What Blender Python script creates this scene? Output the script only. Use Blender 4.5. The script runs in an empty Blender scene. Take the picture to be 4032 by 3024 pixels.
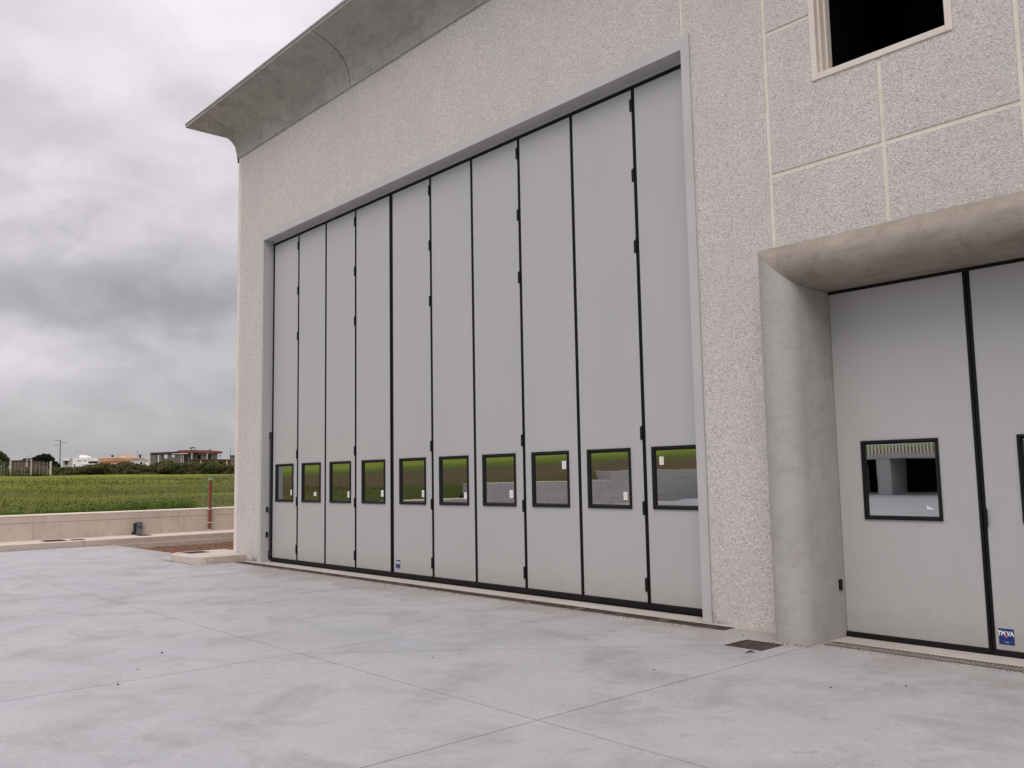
import bpy, math, random
import numpy as np
from mathutils import Vector, Matrix
random.seed(7)
rng = np.random.default_rng(7)
sc = bpy.context.scene
col = sc.collection
rad = math.radians

# ------------------------------------------------------------------ camera
cd = bpy.data.cameras.new('camera')
cd.sensor_width = 36.0
cd.lens = 31.065
cd.clip_start = 0.05
cd.clip_end = 3000
cam = bpy.data.objects.new('camera', cd)
col.objects.link(cam)
R_ = Vector((0.66607257, 0.74566473, -0.01820538))
U_ = Vector((0.08919226, -0.05539187, 0.99447297))
F_ = Vector((-0.74053499, 0.66401495, 0.10340253))
m = Matrix.Identity(4)
for i in range(3):
    m[i][0] = R_[i]; m[i][1] = U_[i]; m[i][2] = -F_[i]
m[0][3], m[1][3], m[2][3] = 15.48627, -7.79088, 1.42731
cam.matrix_world = m
sc.camera = cam

# ------------------------------------------------------------------ exposure
sc.view_settings.view_transform = 'Standard'
sc.view_settings.look = 'None'
sc.view_settings.gamma = 1.0
sc.view_settings.use_curve_mapping = False
sc.view_settings.exposure = 0.0
sc.cycles.max_bounces = 8
sc.cycles.use_denoising = True

# ------------------------------------------------------------------ world: overcast sky
SUN_EL, SUN_AZ = rad(48), rad(152)          # azimuth clockwise from +y
w = bpy.data.worlds.new('World'); sc.world = w; w.use_nodes = True
nt = w.node_tree; nt.nodes.clear()

class NB:
    """small node-building helper"""
    def __init__(s, nt): s.nt = nt
    def n(s, t, **k):
        x = s.nt.nodes.new(t)
        for a, b in k.items(): setattr(x, a, b)
        return x
    def l(s, a, b): s.nt.links.new(a, b)
    def put(s, sock, v):
        if isinstance(v, bpy.types.NodeSocket): s.l(v, sock)
        else: sock.default_value = v
    def math(s, op, a, b=0.0, c=None, clamp=False):
        x = s.n('ShaderNodeMath', operation=op); x.use_clamp = clamp
        s.put(x.inputs[0], a); s.put(x.inputs[1], b)
        if c is not None: s.put(x.inputs[2], c)
        return x.outputs[0]
    def ramp(s, fac, stops, interp='LINEAR'):
        x = s.n('ShaderNodeValToRGB'); r = x.color_ramp; r.interpolation = interp
        while len(r.elements) < len(stops): r.elements.new(0.5)
        for e, (p, c) in zip(r.elements, stops):
            e.position = p
            e.color = (c, c, c, 1) if isinstance(c, (int, float)) else (*c, 1)
        s.put(x.inputs[0], fac)
        return x.outputs[0]
    def noise(s, vec, scale, detail=4, rough=0.55, dist=0.0, out=0):
        x = s.n('ShaderNodeTexNoise')
        if vec is not None: s.l(vec, x.inputs['Vector'])
        x.inputs['Scale'].default_value = scale; x.inputs['Detail'].default_value = detail
        x.inputs['Roughness'].default_value = rough; x.inputs['Distortion'].default_value = dist
        return x.outputs[out]
    def vor(s, vec, scale, feature='F1', out='Distance'):
        x = s.n('ShaderNodeTexVoronoi', feature=feature)
        s.l(vec, x.inputs['Vector']); x.inputs['Scale'].default_value = scale
        return x.outputs[out]
    def mapv(s, vec, scale=(1, 1, 1), loc=(0, 0, 0), rot=(0, 0, 0)):
        x = s.n('ShaderNodeMapping'); s.l(vec, x.inputs[0])
        x.inputs['Location'].default_value = loc; x.inputs['Rotation'].default_value = rot; x.inputs['Scale'].default_value = scale
        return x.outputs[0]
    def mix(s, fac, a, b, blend='MIX'):
        x = s.n('ShaderNodeMix', data_type='RGBA', blend_type=blend)
        s.put(x.inputs[0], fac)
        for i, v in ((6, a), (7, b)):
            if isinstance(v, bpy.types.NodeSocket): s.l(v, x.inputs[i])
            else: x.inputs[i].default_value = (*v, 1) if len(v) == 3 else v
        return x.outputs[2]

b = NB(nt)
tc = b.n('ShaderNodeTexCoord')
dirv = tc.outputs['Generated']
sx = b.n('ShaderNodeSeparateXYZ'); b.l(dirv, sx.inputs[0])
az = b.math('DIVIDE', b.math('ARCTAN2', sx.outputs[0], sx.outputs[1]), math.pi / 180)
el = b.math('DIVIDE', b.math('ARCSINE', sx.outputs[2]), math.pi / 180)
# clouds seen in perspective: divide by height
den = b.math('ADD', b.math('MAXIMUM', sx.outputs[2], 0.0), 0.12)
cx = b.math('DIVIDE', sx.outputs[0], den); cy = b.math('DIVIDE', sx.outputs[1], den)
cxy = b.n('ShaderNodeCombineXYZ'); b.l(cx, cxy.inputs[0]); b.l(cy, cxy.inputs[1])
cl = b.noise(cxy.outputs[0], 0.9, 6, 0.5, 0.25)
cl2 = b.noise(b.mapv(cxy.outputs[0], (0.35, 0.35, 1), (3.1, 1.7, 0)), 1.0, 3, 0.5, 0.2)
wn = b.noise(b.mapv(dirv, (1, 1, 1.7)), 6.0, 6, 0.55)
wn2 = b.noise(b.mapv(dirv, (1, 1, 1.7), (7, 3, 1)), 6.0, 6, 0.55)
wn3 = b.noise(b.mapv(dirv, (1, 1, 1.9), (2.3, 5.1, 0.7)), 7.0, 6, 0.52, 0.6)
wn4 = b.noise(b.mapv(dirv, (1, 1, 1.6), (4.3, 1.1, 2.7)), 15.0, 5, 0.5, 0.4)
azw = b.math('ADD', az, b.math('MULTIPLY', b.math('SUBTRACT', wn, 0.5), 20.0))
elw = b.math('ADD', el, b.math('MULTIPLY', b.math('SUBTRACT', wn2, 0.5), 12.0))
base = b.ramp(b.math('DIVIDE', el, 90.0, clamp=True), [(0.0, 0.46), (0.05, 0.54), (0.12, 0.62), (0.28, 0.72), (0.40, 1.0), (0.62, 1.45), (1.0, 1.75)])
lum = b.math('MULTIPLY', base, b.math('ADD', 0.76, b.math('MULTIPLY', b.math('ADD', cl, b.math('MULTIPLY', cl2, 0.35)), 0.34)))
lump = b.ramp(wn3, [(0.30, 0.0), (0.48, 0.42), (0.56, 0.68), (0.72, 1.0)])
soft = b.math('SUBTRACT', 1.0, b.ramp(b.math('DIVIDE', el, 90.0, clamp=True), [(0.0, 0.75), (0.06, 0.1), (0.3, 0.45), (0.6, 0.7)]))
var = b.math('ADD', b.math('MULTIPLY', b.math('SUBTRACT', lump, 0.5), 0.30), b.math('MULTIPLY', b.math('SUBTRACT', wn4, 0.5), 0.16))
lum = b.math('MULTIPLY', lum, b.math('ADD', 1.0, b.math('MULTIPLY', var, soft)))
for (a0, e0, wa, we, dv) in [(-72.0, 11.6, 6.5, 2.9, -0.31), (-66, 10.6, 5.0, 1.5, -0.20), (-78.2, 7.6, 5.0, 2.2, 0.24),
                             (-77.0, 15.3, 4.5, 1.7, 0.24), (-75.0, 19.6, 6.5, 3.0, -0.17), (-69.0, 26.0, 9.0, 5.5, 0.17),
                             (-66.5, 16.0, 5.0, 3.0, 0.12), (-72, 1.0, 26, 2.6, -0.04), (-84, 12.0, 6, 3.0, -0.2), (-60, 6.5, 9, 1.6, -0.1),
                             (-96, 16, 9, 4, 0.12), (-112, 12, 12, 4, -0.16), (-140, 18, 16, 6, -0.14), (-165, 25, 14, 6, 0.12)]:
    q1 = b.math('DIVIDE', b.math('SUBTRACT', azw, a0), wa); q2 = b.math('DIVIDE', b.math('SUBTRACT', elw, e0), we)
    d2 = b.math('ADD', b.math('MULTIPLY', q1, q1), b.math('MULTIPLY', q2, q2))
    g = b.math('POWER', 2.718, b.math('MULTIPLY', d2, -0.8))
    lum = b.math('MULTIPLY', lum, b.math('ADD', 1.0, b.math('MULTIPLY', g, dv)))
tint = b.ramp(lum, [(0.0, (0.92, 0.92, 1.0)), (0.35, (0.985, 0.945, 1.0)), (0.8, (1.0, 0.955, 1.0))])
ccol = b.mix(1.0, tint, lum, 'MULTIPLY')
sky = b.n('ShaderNodeTexSky', sky_type='NISHITA'); sky.sun_disc = False
sky.sun_elevation = SUN_EL; sky.sun_rotation = SUN_AZ
bg1 = b.n('ShaderNodeBackground'); b.l(sky.outputs[0], bg1.inputs[0]); bg1.inputs[1].default_value = 0.06
bg2 = b.n('ShaderNodeBackground'); b.l(ccol, bg2.inputs[0]); bg2.inputs[1].default_value = 1.0
mx = b.n('ShaderNodeMixShader'); mx.inputs[0].default_value = 0.96
b.l(bg1.outputs[0], mx.inputs[1]); b.l(bg2.outputs[0], mx.inputs[2])
wo = b.n('ShaderNodeOutputWorld'); b.l(mx.outputs[0], wo.inputs[0])

sd = bpy.data.lights.new('sun', 'SUN'); sd.energy = 1.2; sd.angle = rad(40); sd.color = (1.0, 0.95, 0.89)
sun = bpy.data.objects.new('sun', sd); col.objects.link(sun)
sv = Vector((math.sin(SUN_AZ) * math.cos(SUN_EL), math.cos(SUN_AZ) * math.cos(SUN_EL), math.sin(SUN_EL)))
sun.rotation_euler = sv.to_track_quat('Z', 'Y').to_euler()

# ------------------------------------------------------------------ object helpers
WL = {}                                   # world location of every object built here
def tag(o, label=None, cat=None, group=None, kind=None):
    if label: o['label'] = label
    if cat: o['category'] = cat
    if group: o['group'] = group
    if kind: o['kind'] = kind
    return o
def empty(name, at=(0, 0, 0), rz=0.0, label=None, cat=None, group=None, kind=None, local=False, parent=None):
    o = bpy.data.objects.new(name, None); col.objects.link(o)
    o.empty_display_size = 0.2
    o.rotation_euler = (0, 0, rz)
    if parent:
        o.parent = parent; o.location = Vector(at) - WL[parent.name]
    else: o.location = at
    WL[o.name] = Vector((0, 0, 0)) if local else Vector(at)
    return tag(o, label, cat, group, kind)
class MB:
    def __init__(s): s.v = []; s.f = []; s.mi = []; s.cur = 0
    def add(s, vs, fs):
        n = len(s.v); s.v += [tuple(map(float, p)) for p in vs]
        s.f += [tuple(n + i for i in f) for f in fs]; s.mi += [s.cur] * len(fs)
        return s
    def box(s, x0, x1, y0, y1, z0, z1):
        vs = [(x, y, z) for z in (z0, z1) for y in (y0, y1) for x in (x0, x1)]
        return s.add(vs, [(0, 2, 3, 1), (4, 5, 7, 6), (0, 1, 5, 4), (2, 6, 7, 3), (0, 4, 6, 2), (1, 3, 7, 5)])
    def prism(s, pts, z0, z1):
        n = len(pts)
        a = sum(pts[i][0] * pts[(i + 1) % n][1] - pts[(i + 1) % n][0] * pts[i][1] for i in range(n))
        if a < 0: pts = pts[::-1]
        vs = [(x, y, z0) for x, y in pts] + [(x, y, z1) for x, y in pts]
        return s.add(vs, [tuple(range(n))[::-1], tuple(range(n, 2 * n))] + [(i, (i + 1) % n, n + (i + 1) % n, n + i) for i in range(n)])
    def cyl(s, p, q, r, r2=None, n=12, cap=True):
        p = Vector(p); q = Vector(q); r2 = r if r2 is None else r2
        d = (q - p).normalized(); a = d.orthogonal().normalized(); c = d.cross(a)
        vs = [p + (a * math.cos(2 * math.pi * i / n) + c * math.sin(2 * math.pi * i / n)) * r for i in range(n)]
        vs += [q + (a * math.cos(2 * math.pi * i / n) + c * math.sin(2 * math.pi * i / n)) * r2 for i in range(n)]
        fs = [(i, (i + 1) % n, n + (i + 1) % n, n + i) for i in range(n)]
        if cap: fs += [tuple(range(n))[::-1], tuple(range(n, 2 * n))]
        return s.add(vs, fs)
    def quad(s, a, b_, c, d): return s.add([a, b_, c, d], [(0, 1, 2, 3)])
    def build(s, name, mat, parent=None, at=None, smooth=False, bevel=0.0, seg=2, **k):
        if at is None: at = WL[parent.name] if parent else (0, 0, 0)
        at = Vector(at)
        me = bpy.data.meshes.new(name)
        me.from_pydata([(x - at.x, y - at.y, z - at.z) for x, y, z in s.v], [], s.f)
        for mm in (mat if isinstance(mat, (list, tuple)) else [mat]): me.materials.append(mm)
        if any(s.mi): me.polygons.foreach_set('material_index', s.mi)
        if smooth: me.shade_smooth()
        me.update()
        o = bpy.data.objects.new(name, me); col.objects.link(o)
        if parent: o.parent = parent; o.location = at - WL[parent.name]
        else: o.location = at
        WL[o.name] = at
        if bevel:
            bm = o.modifiers.new('bevel', 'BEVEL'); bm.width = bevel; bm.segments = seg; bm.limit_method = 'ANGLE'; bm.angle_limit = rad(40)
            bm.harden_normals = False
        return tag(o, **k)
def inst(src, parent, at, name=None):
    """another object sharing the mesh of src"""
    o = bpy.data.objects.new(name or src.name.split('.')[0], src.data); col.objects.link(o)
    o.parent = parent; o.location = Vector(at) - (WL[parent.name] if parent else Vector((0, 0, 0)))
    WL[o.name] = Vector(at)
    for mo in src.modifiers:
        if mo.type == 'BEVEL':
            b2 = o.modifiers.new('bevel', 'BEVEL'); b2.width = mo.width; b2.segments = mo.segments; b2.limit_method = 'ANGLE'; b2.angle_limit = mo.angle_limit
    return o

# ------------------------------------------------------------------ materials
def mat(name):
    x = bpy.data.materials.new(name); x.use_nodes = True; x.node_tree.nodes.clear()
    q = NB(x.node_tree)
    p = q.n('ShaderNodeBsdfPrincipled'); o = q.n('ShaderNodeOutputMaterial'); q.l(p.outputs[0], o.inputs[0])
    g = q.n('ShaderNodeNewGeometry')
    q.p = p; q.o = o; q.pos = g.outputs['Position']; q.geo = g; q.m = x
    return q
def bump(q, h, strength=0.3, dist=0.01, normal=None):
    x = q.n('ShaderNodeBump'); x.inputs['Strength'].default_value = strength; x.inputs['Distance'].default_value = dist
    q.l(h, x.inputs['Height'])
    if normal is not None: q.l(normal, x.inputs['Normal'])
    q.l(x.outputs[0], q.p.inputs['Normal']); return x.outputs[0]
def simple(name, c, rough=0.6, metal=0.0, var=0.0, scale=5.0, spec=0.5, bmp=0.0, bscale=200):
    q = mat(name)
    if var:
        n = q.noise(q.pos, scale, 5, 0.6)
        cc = q.mix(q.ramp(n, [(0.3, 0.0), (0.7, 1.0)]), tuple(v * (1 - var) for v in c), tuple(min(1, v * (1 + var)) for v in c))
        q.l(cc, q.p.inputs['Base Color'])
    else: q.p.inputs['Base Color'].default_value = (*c, 1)
    q.p.inputs['Roughness'].default_value = rough; q.p.inputs['Metallic'].default_value = metal
    q.p.inputs['Specular IOR Level'].default_value = spec
    if bmp: bump(q, q.noise(q.pos, bscale, 2), bmp, 0.002)
    return q.m

def m_aggregate():
    q = mat('exposed_aggregate')
    p1 = q.mapv(q.pos, (1, 1, 1))
    wob = q.noise(p1, 40, 2, 0.6, out=1)
    vv = q.n('ShaderNodeVectorMath', operation='MULTIPLY_ADD'); q.l(wob, vv.inputs[0]); vv.inputs[1].default_value = (0.018,) * 3; q.l(p1, vv.inputs[2])
    cellc = q.vor(vv.outputs[0], 80, out='Color'); dist = q.vor(vv.outputs[0], 80)
    sep = q.n('ShaderNodeSeparateColor'); q.l(cellc, sep.inputs[0])
    chip = q.ramp(sep.outputs[0], [(0.0, (0.36, 0.352, 0.355)), (0.10, (0.51, 0.487, 0.48)), (0.30, (0.595, 0.557, 0.535)), (0.6, (0.64, 0.595, 0.568)), (0.85, (0.70, 0.658, 0.628)), (1.0, (0.77, 0.735, 0.712))])
    # sparse dark pits and grit between the chips
    grit = q.ramp(dist, [(0.0, 1.0), (0.52, 1.0), (0.85, 0.68)])
    c = q.mix(1.0, chip, grit, 'MULTIPLY')
    pit = q.ramp(q.vor(p1, 9.5), [(0.0, 1.0), (0.025, 1.0), (0.05, 0.0)])
    c = q.mix(pit, c, (0.10, 0.095, 0.095))
    big = q.noise(q.pos, 0.55, 5, 0.6)
    c = q.mix(q.ramp(big, [(0.35, 0.0), (0.7, 0.30)]), c, (0.50, 0.43, 0.39))
    fine = q.noise(q.mapv(q.pos, (1, 1, 0.5)), 2.2, 5, 0.65)
    c = q.mix(q.ramp(fine, [(0.42, 0.0), (0.75, 0.30)]), c, (0.42, 0.42, 0.44))
    drip = q.noise(q.mapv(q.pos, (1, 1, 0.08)), 2.6, 5, 0.6)
    c = q.mix(q.ramp(drip, [(0.56, 0.0), (0.74, 0.20)]), c, (0.36, 0.34, 0.33))
    # splash stains at the foot of the wall
    sz = q.n('ShaderNodeSeparateXYZ'); q.l(q.pos, sz.inputs[0])
    st = q.math('MULTIPLY', q.ramp(q.math('ADD', q.math('MULTIPLY', sz.outputs[2], 2.2), q.math('MULTIPLY', q.noise(q.pos, 7, 4), 1.2)), [(0.40, 1.0), (0.62, 0.0)]),
                q.ramp(q.noise(q.mapv(q.pos, (1, 1, 1), (0.37, 0, 0)), 2.3, 2), [(0.46, 0.0), (0.6, 0.8)]))
    c = q.mix(st, c, (0.12, 0.105, 0.095))
    q.l(c, q.p.inputs['Base Color']); q.p.inputs['Roughness'].default_value = 0.85
    h = q.math('ADD', q.math('MULTIPLY', dist, -1.0), q.math('MULTIPLY', sep.outputs[1], 0.5))
    bump(q, h, 0.7, 0.006)
    return q.m
def m_concrete(name, c1, c2, c3, scale=1.2, rough=0.75, streak=0.0, pits=True, bmp=0.25, spec=0.4, streakv=(1, 1, 0.15), lo=0.0):
    q = mat(name)
    n1 = q.noise(q.pos, scale, 7, 0.62, 0.3); n2 = q.noise(q.pos, scale * 4.3, 6, 0.7)
    c = q.mix(q.ramp(n1, [(0.32, 0.0), (0.68, 1.0)]), c1, c2)
    c = q.mix(q.ramp(n2, [(0.5, 0.0), (0.78, 0.7)]), c, c3)
    if streak:
        ns = q.noise(q.mapv(q.pos, streakv), 6.0, 5, 0.65)
        c = q.mix(q.ramp(ns, [(0.5, 0.0), (0.72, streak)]), c, c3)
    gr = q.noise(q.pos, 90, 3, 0.7)
    c = q.mix(0.22, c, q.ramp(gr, [(0.3, 0.35), (0.7, 0.65)]), 'OVERLAY')
    if pits:
        pt = q.ramp(q.vor(q.pos, 5.5), [(0.0, 1.0), (0.030, 1.0), (0.045, 0.0)])
        c = q.mix(q.math('MULTIPLY', pt, 0.7), c, tuple(v * 0.35 for v in c1))
        blot = q.noise(q.mapv(q.pos, (1, 1, 1), (6, 2, 1)), scale * 2.1, 6, 0.7, 1.2)
        c = q.mix(q.ramp(blot, [(0.60, 0.0), (0.70, 0.35)]), c, tuple(v * 0.62 for v in c1))
    q.l(c, q.p.inputs['Base Color']); q.p.inputs['Roughness'].default_value = rough; q.p.inputs['Specular IOR Level'].default_value = spec
    bump(q, q.math('ADD', q.math('MULTIPLY', gr, 0.4), n2), bmp, 0.006)
    return q.m
def m_yard():
    q = mat('trowelled_concrete')
    P = q.pos
    n1 = q.noise(P, 0.42, 7, 0.6, 0.6); n2 = q.noise(q.mapv(P, (1, 1, 1), (5, 2, 0)), 1.3, 8, 0.66, 0.5)
    n3 = q.noise(q.mapv(P, (1, 1, 1), (1, 9, 0)), 4.6, 7, 0.7, 0.4)
    c = q.mix(q.ramp(n1, [(0.36, 0.0), (0.64, 1.0)]), (0.368, 0.372, 0.394), (0.415, 0.412, 0.420))
    c = q.mix(q.ramp(n2, [(0.48, 0.0), (0.70, 0.85)]), c, (0.275, 0.266, 0.268))
    c = q.mix(q.ramp(q.noise(q.mapv(P, (1, 1, 1), (8, 4, 0)), 0.75, 6, 0.62, 0.5), [(0.55, 0.0), (0.69, 0.5)]), c, (0.34, 0.305, 0.29))
    c = q.mix(q.ramp(n3, [(0.56, 0.0), (0.80, 0.55)]), c, (0.52, 0.52, 0.54))
    c = q.mix(q.ramp(q.noise(q.mapv(P, (1.0, 3.2, 1), (0, 0, 0), (0, 0, 0.5)), 3.1, 6, 0.7, 1.0), [(0.62, 0.0), (0.74, 0.45)]), c, (0.28, 0.275, 0.275))
    # trodden-in mud along the drains
    sy = q.n('ShaderNodeSeparateXYZ'); q.l(P, sy.inputs[0])
    near = q.ramp(q.math('ADD', q.math('MULTIPLY', q.math('ADD', sy.outputs[1], 2.1), 0.45), q.math('MULTIPLY', q.math('SUBTRACT', n2, 0.5), 1.6)), [(0.30, 0.0), (0.75, 0.75)])
    c = q.mix(near, c, (0.315, 0.27, 0.245))
    far = q.ramp(q.math('DIVIDE', sy.outputs[0], 12.0), [(0.0, 0.35), (0.8, 0.0)])
    wh = q.noise(q.mapv(P, (1, 1, 1), (3, 3, 0)), 9.0, 6, 0.72, 0.8)
    c = q.mix(q.ramp(wh, [(0.58, 0.0), (0.74, 0.45)]), c, (0.56, 0.56, 0.575))
    mk = q.noise(q.mapv(P, (1.6, 0.9, 1), (9, 1, 0), (0, 0, -0.6)), 5.5, 6, 0.75, 1.2)
    c = q.mix(q.ramp(mk, [(0.58, 0.0), (0.70, 0.6)]), c, (0.22, 0.21, 0.205))
    gr = q.noise(P, 95, 4, 0.75)
    c = q.mix(0.30, c, q.ramp(gr, [(0.3, 0.25), (0.7, 0.75)]), 'OVERLAY')
    sp = q.ramp(q.vor(q.mapv(P, (1, 1, 1)), 2.6), [(0.0, 1.0), (0.012, 1.0), (0.02, 0.0)])
    c = q.mix(q.math('MULTIPLY', sp, 0.75), c, (0.09, 0.08, 0.07))
    q.l(c, q.p.inputs['Base Color'])
    q.l(q.ramp(n2, [(0.3, 0.42), (0.7, 0.62)]), q.p.inputs['Roughness']); q.p.inputs['Specular IOR Level'].default_value = 0.45
    bump(q, q.math('ADD', q.math('MULTIPLY', n3, 1.0), q.math('MULTIPLY', gr, 0.12)), 0.22, 0.01)
    return q.m
def m_panel():
    q = mat('painted_door_panel')
    n = q.noise(q.mapv(q.pos, (1, 1, 0.35)), 1.1, 4, 0.6)
    c = q.mix(q.ramp(n, [(0.3, 0.0), (0.7, 1.0)]), (0.412, 0.418, 0.408), (0.432, 0.434, 0.424))
    dirt = q.ramp(q.noise(q.mapv(q.pos, (1, 1, 1)), 3.5, 6, 0.7), [(0.6, 0.0), (0.85, 0.22)])
    c = q.mix(dirt, c, (0.34, 0.33, 0.315))
    zz = q.n('ShaderNodeSeparateXYZ'); q.l(q.pos, zz.inputs[0])
    spl = q.ramp(q.math('ADD', zz.outputs[2], q.math('MULTIPLY', q.noise(q.pos, 9, 5, 0.75), 0.5)), [(0.22, 0.45), (0.50, 0.0)])
    c = q.mix(spl, c, (0.30, 0.275, 0.25))
    q.l(c, q.p.inputs['Base Color']); q.p.inputs['Roughness'].default_value = 0.34; q.p.inputs['Specular IOR Level'].default_value = 0.5
    wv = q.noise(q.mapv(q.pos, (1, 1, 0.3)), 1.3, 2); b1 = bump(q, wv, 0.35, 0.02)
    bump(q, q.math('ADD', q.noise(q.mapv(q.pos, (1, 1, 0.06)), 38, 2), q.noise(q.pos, 260, 2)), 0.06, 0.002, b1)
    return q.m
def m_glass():
    q = mat('dark_reflecting_glass')
    q.p.inputs['Base Color'].default_value = (0.50, 0.505, 0.525, 1)
    q.p.inputs['Metallic'].default_value = 1.0; q.p.inputs['Roughness'].default_value = 0.012
    bump(q, q.noise(q.pos, 2.4, 1, 0.4), 0.018, 0.02)
    return q.m
def m_field():
    q = mat('meadow')
    P = q.pos
    n1 = q.noise(q.mapv(P, (1, 0.45, 1), rot=(0, 0, 0.3)), 0.05, 5, 0.6, 0.4); n2 = q.noise(P, 0.55, 6, 0.7); n3 = q.noise(P, 6, 4, 0.7)
    c = q.mix(q.ramp(n1, [(0.40, 0.0), (0.60, 1.0)]), (0.090, 0.108, 0.018), (0.175, 0.185, 0.028))
    nb = q.noise(q.mapv(P, (1, 0.16, 1), (4, 0, 0), (0, 0, -0.33)), 0.075, 4, 0.55, 0.3)
    c = q.mix(q.ramp(nb, [(0.46, 0.0), (0.60, 0.7)]), c, (0.078, 0.082, 0.020))
    c = q.mix(q.ramp(n2, [(0.55, 0.0), (0.75, 0.5)]), c, (0.075, 0.078, 0.018))
    c = q.mix(q.ramp(n3, [(0.5, 0.0), (0.8, 0.55)]), c, (0.16, 0.17, 0.035))
    sp = q.n('ShaderNodeSeparateXYZ'); q.l(P, sp.inputs[0])
    south = q.ramp(q.math('DIVIDE', q.math('ADD', sp.outputs[1], q.math('MULTIPLY', n1, 6.0)), -20.0), [(0.2, 0.0), (0.4, 1.0)])
    dist = q.math('DIVIDE', q.math('ADD', q.math('ADD', q.math('MULTIPLY', sp.outputs[0], -1.0), q.math('MULTIPLY', sp.outputs[1], -0.75)), q.math('MULTIPLY', n2, 7.0)), 100.0)
    band = q.ramp(dist, [(0.0, (0.045, 0.075, 0.012)), (0.26, (0.060, 0.082, 0.014)), (0.31, (0.115, 0.085, 0.042)), (0.42, (0.105, 0.082, 0.036)), (0.47, (0.085, 0.125, 0.018)), (0.60, (0.20, 0.24, 0.03)), (1.0, (0.24, 0.25, 0.03))])
    c = q.mix(south, c, band)
    q.l(c, q.p.inputs['Base Color']); q.p.inputs['Roughness'].default_value = 0.95; q.p.inputs['Specular IOR Level'].default_value = 0.1
    bump(q, n3, 0.8, 0.1)
    return q.m
def m_leaf(name, c1, c2, c3=None, scale=1.2):
    q = mat(name)
    n = q.noise(q.pos, scale, 4, 0.65); n2 = q.noise(q.mapv(q.pos, (1, 1, 1), (3, 1, 4)), scale * 6, 3, 0.7)
    c = q.mix(q.ramp(n, [(0.35, 0.0), (0.65, 1.0)]), c1, c2)
    c = q.mix(q.ramp(n2, [(0.5, 0.0), (0.8, 0.75)]), c, c3 or tuple(v * 1.5 for v in c2))
    q.l(c, q.p.inputs['Base Color']); q.p.inputs['Roughness'].default_value = 0.7; q.p.inputs['Specular IOR Level'].default_value = 0.25
    return q.m
def m_soil():
    q = mat('red_soil')
    n = q.noise(q.pos, 3, 7, 0.7); n2 = q.noise(q.pos, 14, 5, 0.7)
    c = q.mix(q.ramp(n, [(0.35, 0.0), (0.65, 1.0)]), (0.085, 0.036, 0.020), (0.19, 0.085, 0.045))
    c = q.mix(q.ramp(n2, [(0.62, 0.0), (0.72, 0.8)]), c, (0.32, 0.20, 0.13))
    q.l(c, q.p.inputs['Base Color']); q.p.inputs['Roughness'].default_value = 0.95
    bump(q, n2, 0.9, 0.03)
    return q.m

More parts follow.
